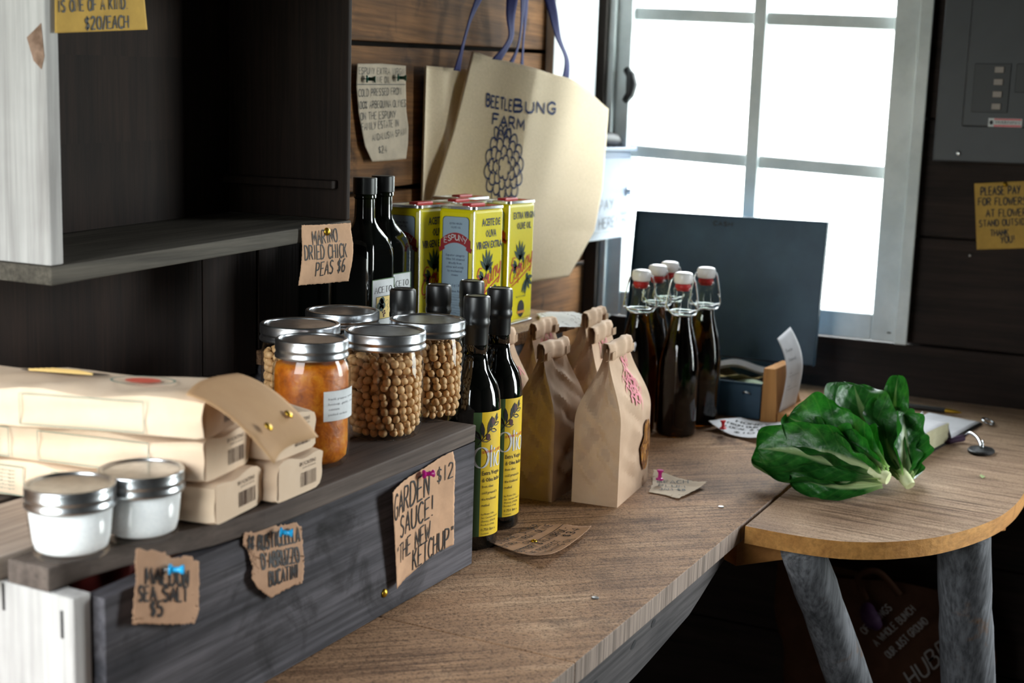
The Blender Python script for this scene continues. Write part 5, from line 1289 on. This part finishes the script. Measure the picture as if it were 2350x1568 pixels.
# ------------------------------------------------------------------ order pad, pen, key
nb = thing('notebook', 'open order notebook with thick curled pages on the corner table', 'notebook', (2.30, .33, 0)); O = (2.30, .33, 0)
A = [Vector((2.107, .344, 0)), Vector((2.470, .290, 0)), Vector((2.500, .392, 0)), Vector((2.150, .445, 0))]
def quad(u, v): return (A[0]*(1-u)+A[1]*u)*(1-v)+(A[3]*(1-u)+A[2]*u)*v
m = MB().hexa([quad(0,0)+Vector((0,0,.001)), quad(1,0)+Vector((0,0,.001)), quad(1,1)+Vector((0,0,.001)), quad(0,1)+Vector((0,0,.001)), quad(0,0)+Vector((0,0,.0035)), quad(1,0)+Vector((0,0,.0035)), quad(1,1)+Vector((0,0,.0035)), quad(0,1)+Vector((0,0,.0035))]).build('cover', M['blackplastic'], nb, off=O, bevel=.0008)
m = MB()
for k in range(16):
    z = .0040+.0019*k; e = .010*sin(k*.55)+.004*sin(k*2.1)
    def pg(u, v, z=z, k=k): 
        q = quad(.02+.45*u, .03+.94*v); return (q.x-.004*sin(k*.9)*(1-u), q.y, z+.002*sin(u*5+k*.7)*(1-u)*.8+.0015*sin(v*3+k))
    m.grid(pg, 8, 4)
m.build('page_block', M['pages'] if 'pages' in M else M['tagpaper'], nb, off=O, smooth=True, solid=.0013)
def pf(u, v):
    q = quad(.03+.95*u, .03+.94*v); h = .0055 if u > .52 else .0055+.0315*min(1, (.52-u)/.08); return (q.x, q.y, h+.002*sin(u*8)*(1-u))
m = MB().grid(pf, 40, 8).build('top_page', M['whitepaper'], nb, off=O, smooth=True, solid=.0004)
MB().tube([tuple(quad(.70+.20*k/60, .985)+Vector((0, 0, .007+.004*cos(k*1.6))))+() for k in range(61)], .0007, 6).build('spiral_wire', M['wire'], nb, off=O, smooth=True)
MB().tube([(2.475+.016*cos(2*PI*k/20), .282+.010*sin(2*PI*k/20), .006+.004*sin(2*PI*k/20)) for k in range(20)], .0022, 8, closed=True).build('binder_ring', M['wire'], nb, off=O, smooth=True)
pn = thing('ballpoint_pen', 'black ballpoint pen lying behind the notebook', 'pen', (2.52, .42, 0)); O = (2.52, .42, 0)
MB().tube([(2.528, .475, .0065), (2.526, .366, .0065)], .0052, 14).build('barrel', M['blackplastic'], pn, off=O, smooth='auto')
MB().tube([(2.526, .3655, .0065), (2.5255, .346, .0065), (2.525, .336, .0065)], [.0050, .0036, .0012], 14).build('tip', M['brass'], pn, off=O, smooth='auto')
ky = thing('key', 'small key on a ring with a black oval tag beside the notebook', 'key', (2.24, .262, 0)); O = (2.24, .262, 0)
kt = MB().lathe([(0, .001), (.021, .001), (.0225, .0025), (.0225, .005), (.021, .0065), (0, .0065)], 32).build('oval_tag', M['blackplastic'], ky, smooth='auto'); kt.scale = (1.25, .95, 1)
MB().tube(crom([(2.245, .262, .0075), (2.268, .272, .017), (2.292, .288, .020), (2.302, .298, .010)], 5), .0030, 8).build('ring_clip', M['wire'], ky, off=O, smooth=True)
MB().tube([(2.252+.007*cos(2*PI*k/16), .262, .013+.006*sin(2*PI*k/16)) for k in range(16)], .0012, 6, closed=True).build('ring', M['wire'], ky, off=O, smooth=True)
MB().tube([(2.300, .300, .008), (2.285, .312, .006), (2.262, .318, .006)], [.006, .005, .004], 10).build('cord_end', M['purple'] if 'purple' in M else M['blackplastic'], ky, off=O, smooth=True)

# ------------------------------------------------------------------ paper sack under the table
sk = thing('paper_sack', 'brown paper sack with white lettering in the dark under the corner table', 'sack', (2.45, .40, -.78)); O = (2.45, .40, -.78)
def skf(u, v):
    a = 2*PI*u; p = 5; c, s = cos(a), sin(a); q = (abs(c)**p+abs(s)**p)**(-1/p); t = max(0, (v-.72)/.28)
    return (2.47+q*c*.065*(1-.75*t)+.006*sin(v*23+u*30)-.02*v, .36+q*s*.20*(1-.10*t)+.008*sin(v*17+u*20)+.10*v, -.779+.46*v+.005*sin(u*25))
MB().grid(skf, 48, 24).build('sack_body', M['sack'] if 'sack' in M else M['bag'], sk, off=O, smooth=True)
i = Ink()
def rot(x, y): 
    c, s = cos(.92), sin(.92); return (-.40+c*x-s*y, -.42+s*x+c*y)
for k, t in enumerate(('OF THINGS', 'A WHOLE BUNCH', 'OUR JUST GROUND')):
    a = rot(-.02, .05-.030*k); b = rot(.085 if k else .055, .05-.030*k); i.hand(t, a[0], a[1], b[0], b[1], .014, .0011, jit=0)
i.build('white_lettering', M['whiteink'] if 'whiteink' in M else M['labelwhite'], sk, onX(2.377), off=O)
a = rot(-.03, -.075); b = rot(.10, -.075); Ink().hand('HUBBA', a[0], a[1], b[0], b[1], .03, .002, jit=.3, slant=.3).build('script_lettering', M['whiteink'], sk, onX(2.377), off=O)
MB().tube(crom([(2.40, .46, -.345), (2.385, .475, -.30), (2.39, .44, -.285), (2.40, .40, -.325)], 6), .006, 8).build('twisted_handle', M['sack'], sk, off=O, smooth=True)
tag(MB().tube(crom([(2.385, .455, -.352), (2.368, .446, -.364), (2.362, .436, -.372), (2.368, .428, -.382)], 4), [.010, .012, .014, .015, .016, .016, .015, .016, .016, .014, .012, .011, .009], 10).build('purple_ribbon', M['purple'], None, smooth=True) if 'purple' in M else None, 'dim purple ribbon bunched on the brown sack under the table', 'ribbon') if 'purple' in M else None
# ------------------------------------------------------------------ romaine lettuce
def lettuce_mat():
    m, nt, b = mk('romaine_leaf'); n = N(nt)
    uv = n.new('ShaderNodeUVMap'); sp = n.new('ShaderNodeSeparateXYZ'); nt.links.new(uv.outputs[0], sp.inputs[0])
    t = n.math('ABSOLUTE', n.math('SUBTRACT', n.math('MULTIPLY', sp.outputs[0], 2.0), 1.0)); s = sp.outputs[1]
    cell = n.new('ShaderNodeTexVoronoi'); cell.feature = 'DISTANCE_TO_EDGE'
    mp = n.new('ShaderNodeMapping'); mp.inputs['Scale'].default_value = (15, 30, 1); nt.links.new(uv.outputs[0], mp.inputs[0]); nt.links.new(mp.outputs[0], cell.inputs['Vector']); cell.inputs['Scale'].default_value = 1.0
    vein = n.math('SUBTRACT', 1.0, n.math('MULTIPLY', cell.outputs['Distance'], 12.0), True)
    side = n.math('SUBTRACT', 1.0, n.math('MULTIPLY', n.math('ABSOLUTE', n.math('SUBTRACT', n.math('FRACT', n.math('SUBTRACT', n.math('MULTIPLY', s, 9.0), n.math('MULTIPLY', t, 2.2))), 0.5)), 9.0), True)
    blade = n.ramp(n.noise(n.coord(), 60, 4), [(.3, (18, 72, 26)), (.7, (46, 120, 42))])
    blade = n.mix(n.math('MULTIPLY', n.math('MAXIMUM', n.math('MULTIPLY', vein, .35), side), .22), blade, lin((110, 160, 80)))
    wid = n.math('SUBTRACT', .50, n.math('MULTIPLY', s, .50))
    rib = n.math('SUBTRACT', 1.0, n.math('DIVIDE', t, n.math('MAXIMUM', wid, .02)), True)
    rib = n.math('MULTIPLY', n.math('MULTIPLY', rib, 2.2, True), n.math('SUBTRACT', 1.12, n.math('MULTIPLY', s, .95), True), True)
    base = n.math('SUBTRACT', 1.0, n.math('MULTIPLY', s, 4.5), True)
    col = n.mix(n.math('MAXIMUM', rib, n.math('MULTIPLY', base, .9)), blade, lin((200, 216, 160)))
    nt.links.new(col, b.inputs['Base Color']); b.inputs['Roughness'].default_value = .38; b.inputs['Specular IOR Level'].default_value = .5
    h = n.math('ADD', n.math('MULTIPLY', vein, -.08), n.noise(n.coord(), 60, 3)); nt.links.new(n.bump(h, .35, .003), b.inputs['Normal'])
    tr = n.new('ShaderNodeBsdfTranslucent'); nt.links.new(n.mix(1.0, col, (.55, 1.0, .30, 1), 'MULTIPLY'), tr.inputs[0])
    mx = n.new('ShaderNodeMixShader'); mx.inputs[0].default_value = .22; nt.links.new(b.outputs[0], mx.inputs[1]); nt.links.new(tr.outputs[0], mx.inputs[2])
    nt.links.new(mx.outputs[0], nt.nodes['Material Output'].inputs[0]); return m
M['leaf'] = lettuce_mat()
def leaf(root, O, ctrl, W, up, cup=.35, ruf=.012, seed=0, wid=None):
    """ctrl: midrib points from the stem to the tip; up: which way the blade's face looks; cup > 0 curls the margins up"""
    rg = random.Random(seed); p = [Vector(q) for q in crom(ctrl, 8)]; n_ = len(p)-1; ph = [rg.uniform(0, 6) for _ in range(5)]; U = Vector(up)
    def Q(u, v):
        k = v*n_; a = int(min(k, n_-1)); c = p[a].lerp(p[a+1], k-a); tg = (p[min(a+1, n_)]-p[max(a-1, 0)]).normalized()
        sd = tg.cross(U).normalized(); nn = sd.cross(tg).normalized(); t = u*2-1
        w = W*(.34+.66*min(1, max(0, (v-.04)/.42))**1.15)*(1-max(0, (v-.60)/.40)**2.4)**.55 if v < .999 else W*.03
        ang = cup*t*abs(t)**.3*1.2
        r = ruf*(abs(t)**2.2)*min(1, v*2.0)*(sin(v*13+ph[0]+(2 if t > 0 else 0))+.5*sin(v*27+ph[1]+t*2))
        blis = .0008*sin(u*34+ph[2])*sin(v*40+ph[3])*(abs(t) > .12)*min(1, v*3)
        rib = .0035*max(0, 1-abs(t)/.14)*(1-v)
        return c+sd*(w*t*cos(ang))+nn*(w*abs(t)*sin(abs(ang))+r+blis-rib)
    return MB().grid(Q, 28, 40).build('leaf', M['leaf'], root, off=O, smooth=True)
def stem(root, O, a, b, r):
    a = Vector(a); b = Vector(b); MB().tube([a, a.lerp(b, .12), a.lerp(b, .55), b], [r*.88, r, r*1.12, r*1.18], 18).build('cut_stem', M['stem'], root, off=O, smooth='auto', angle=.9)
M['stem'] = noisy('lettuce_stem', (196, 206, 150), (226, 230, 186), 60, .5)
# near head: stem to the right, leaves lying to the left
h1 = thing('romaine_lettuce', 'nearer head of romaine lettuce lying on the table joint, stem to the right', 'lettuce', (1.85, .42, .010), 0, 'heads of romaine lettuce'); O = (1.85, .42, 0)
B0 = (1.853, .346, .026)
stem(h1, O, (1.8515, .337, .023), (1.857, .364, .029), .0098)
leaf(h1, O, [B0, (1.856, .40, .018), (1.850, .46, .016), (1.842, .535, .024)], .056, (-.55, 0, .85), .5, 0.0090, 1)
leaf(h1, O, [B0, (1.840, .40, .040), (1.830, .46, .050), (1.828, .522, .046)], .046, (-.9, .05, .45), .45, 0.0107, 2)
leaf(h1, O, [B0, (1.856, .39, .052), (1.860, .44, .074), (1.868, .492, .090)], .050, (-.75, -.1, .65), -.35, 0.0126, 3)
leaf(h1, O, [B0, (1.874, .38, .048), (1.885, .42, .068), (1.895, .462, .078)], .040, (-.3, -.3, .9), .8, 0.0117, 4)
leaf(h1, O, [B0, (1.846, .368, .046), (1.845, .395, .064), (1.852, .42, .076)], .024, (-.6, -.4, .7), .9, 0.0054, 5)
leaf(h1, O, [B0, (1.880, .40, .020), (1.890, .46, .020), (1.892, .515, .035)], .050, (.5, 0, .85), .6, 0.0090, 6)
leaf(h1, O, [(1.850, .345, .016), (1.838, .385, .010), (1.826, .43, .010), (1.82, .47, .016)], .030, (-.95, 0, .3), .5, 0.0072, 7)
# far head
h2 = thing('romaine_lettuce', 'farther head of romaine lettuce standing up behind the nearer one', 'lettuce', (1.969, .376, 0), 0, 'heads of romaine lettuce'); O = (1.96, .38, 0)
B1 = (1.897, .327, .024)
stem(h2, O, (1.890, .318, .015), (1.904, .336, .030), .0084)
leaf(h2, O, [B1, (1.935, .375, .050), (1.975, .425, .092), (2.010, .462, .132)], .040, (-.75, -.3, .55), .25, 0.0054, 11)
leaf(h2, O, [B1, (1.925, .365, .055), (1.955, .405, .098), (1.985, .430, .136)], .044, (-.8, -.35, .5), -.25, 0.0062, 12)
leaf(h2, O, [B1, (1.925, .350, .050), (1.955, .370, .085), (1.985, .385, .108)], .042, (-.7, -.5, .5), -.3, 0.0090, 13)
leaf(h2, O, [B1, (1.935, .345, .055), (1.985, .366, .105), (2.02, .372, .150)], .022, (-.8, -.2, .5), .3, 0.0072, 14)
leaf(h2, O, [B1, (1.912, .333, .045), (1.935, .340, .078), (1.965, .348, .104)], .036, (-.6, -.7, .4), .55, 0.0072, 15)
leaf(h2, O, [B1, (1.915, .322, .035), (1.940, .326, .058), (1.960, .330, .072)], .018, (-.4, -.9, .3), .9, 0.0054, 16)
leaf(h2, O, [B1, (1.935, .37, .028), (1.975, .42, .050), (2.01, .465, .075)], .044, (.1, -.2, .95), .5, 0.0081, 17)
leaf(h2, O, [B1, (1.940, .340, .022), (1.985, .360, .030), (2.03, .375, .045)], .034, (.3, -.6, .8), .5, 0.0072, 18)
lf = MB().add([(2.062, .236, .001), (2.070, .241, .0025), (2.079, .240, .002), (2.072, .233, .0015)], [(0, 3, 2, 1)]).build('leaf_scrap', M['leaf'], None, solid=.0006, off=(2.07, .238, 0)); tag(lf, 'tiny green leaf scrap on the corner table near the key', 'leaf scrap')
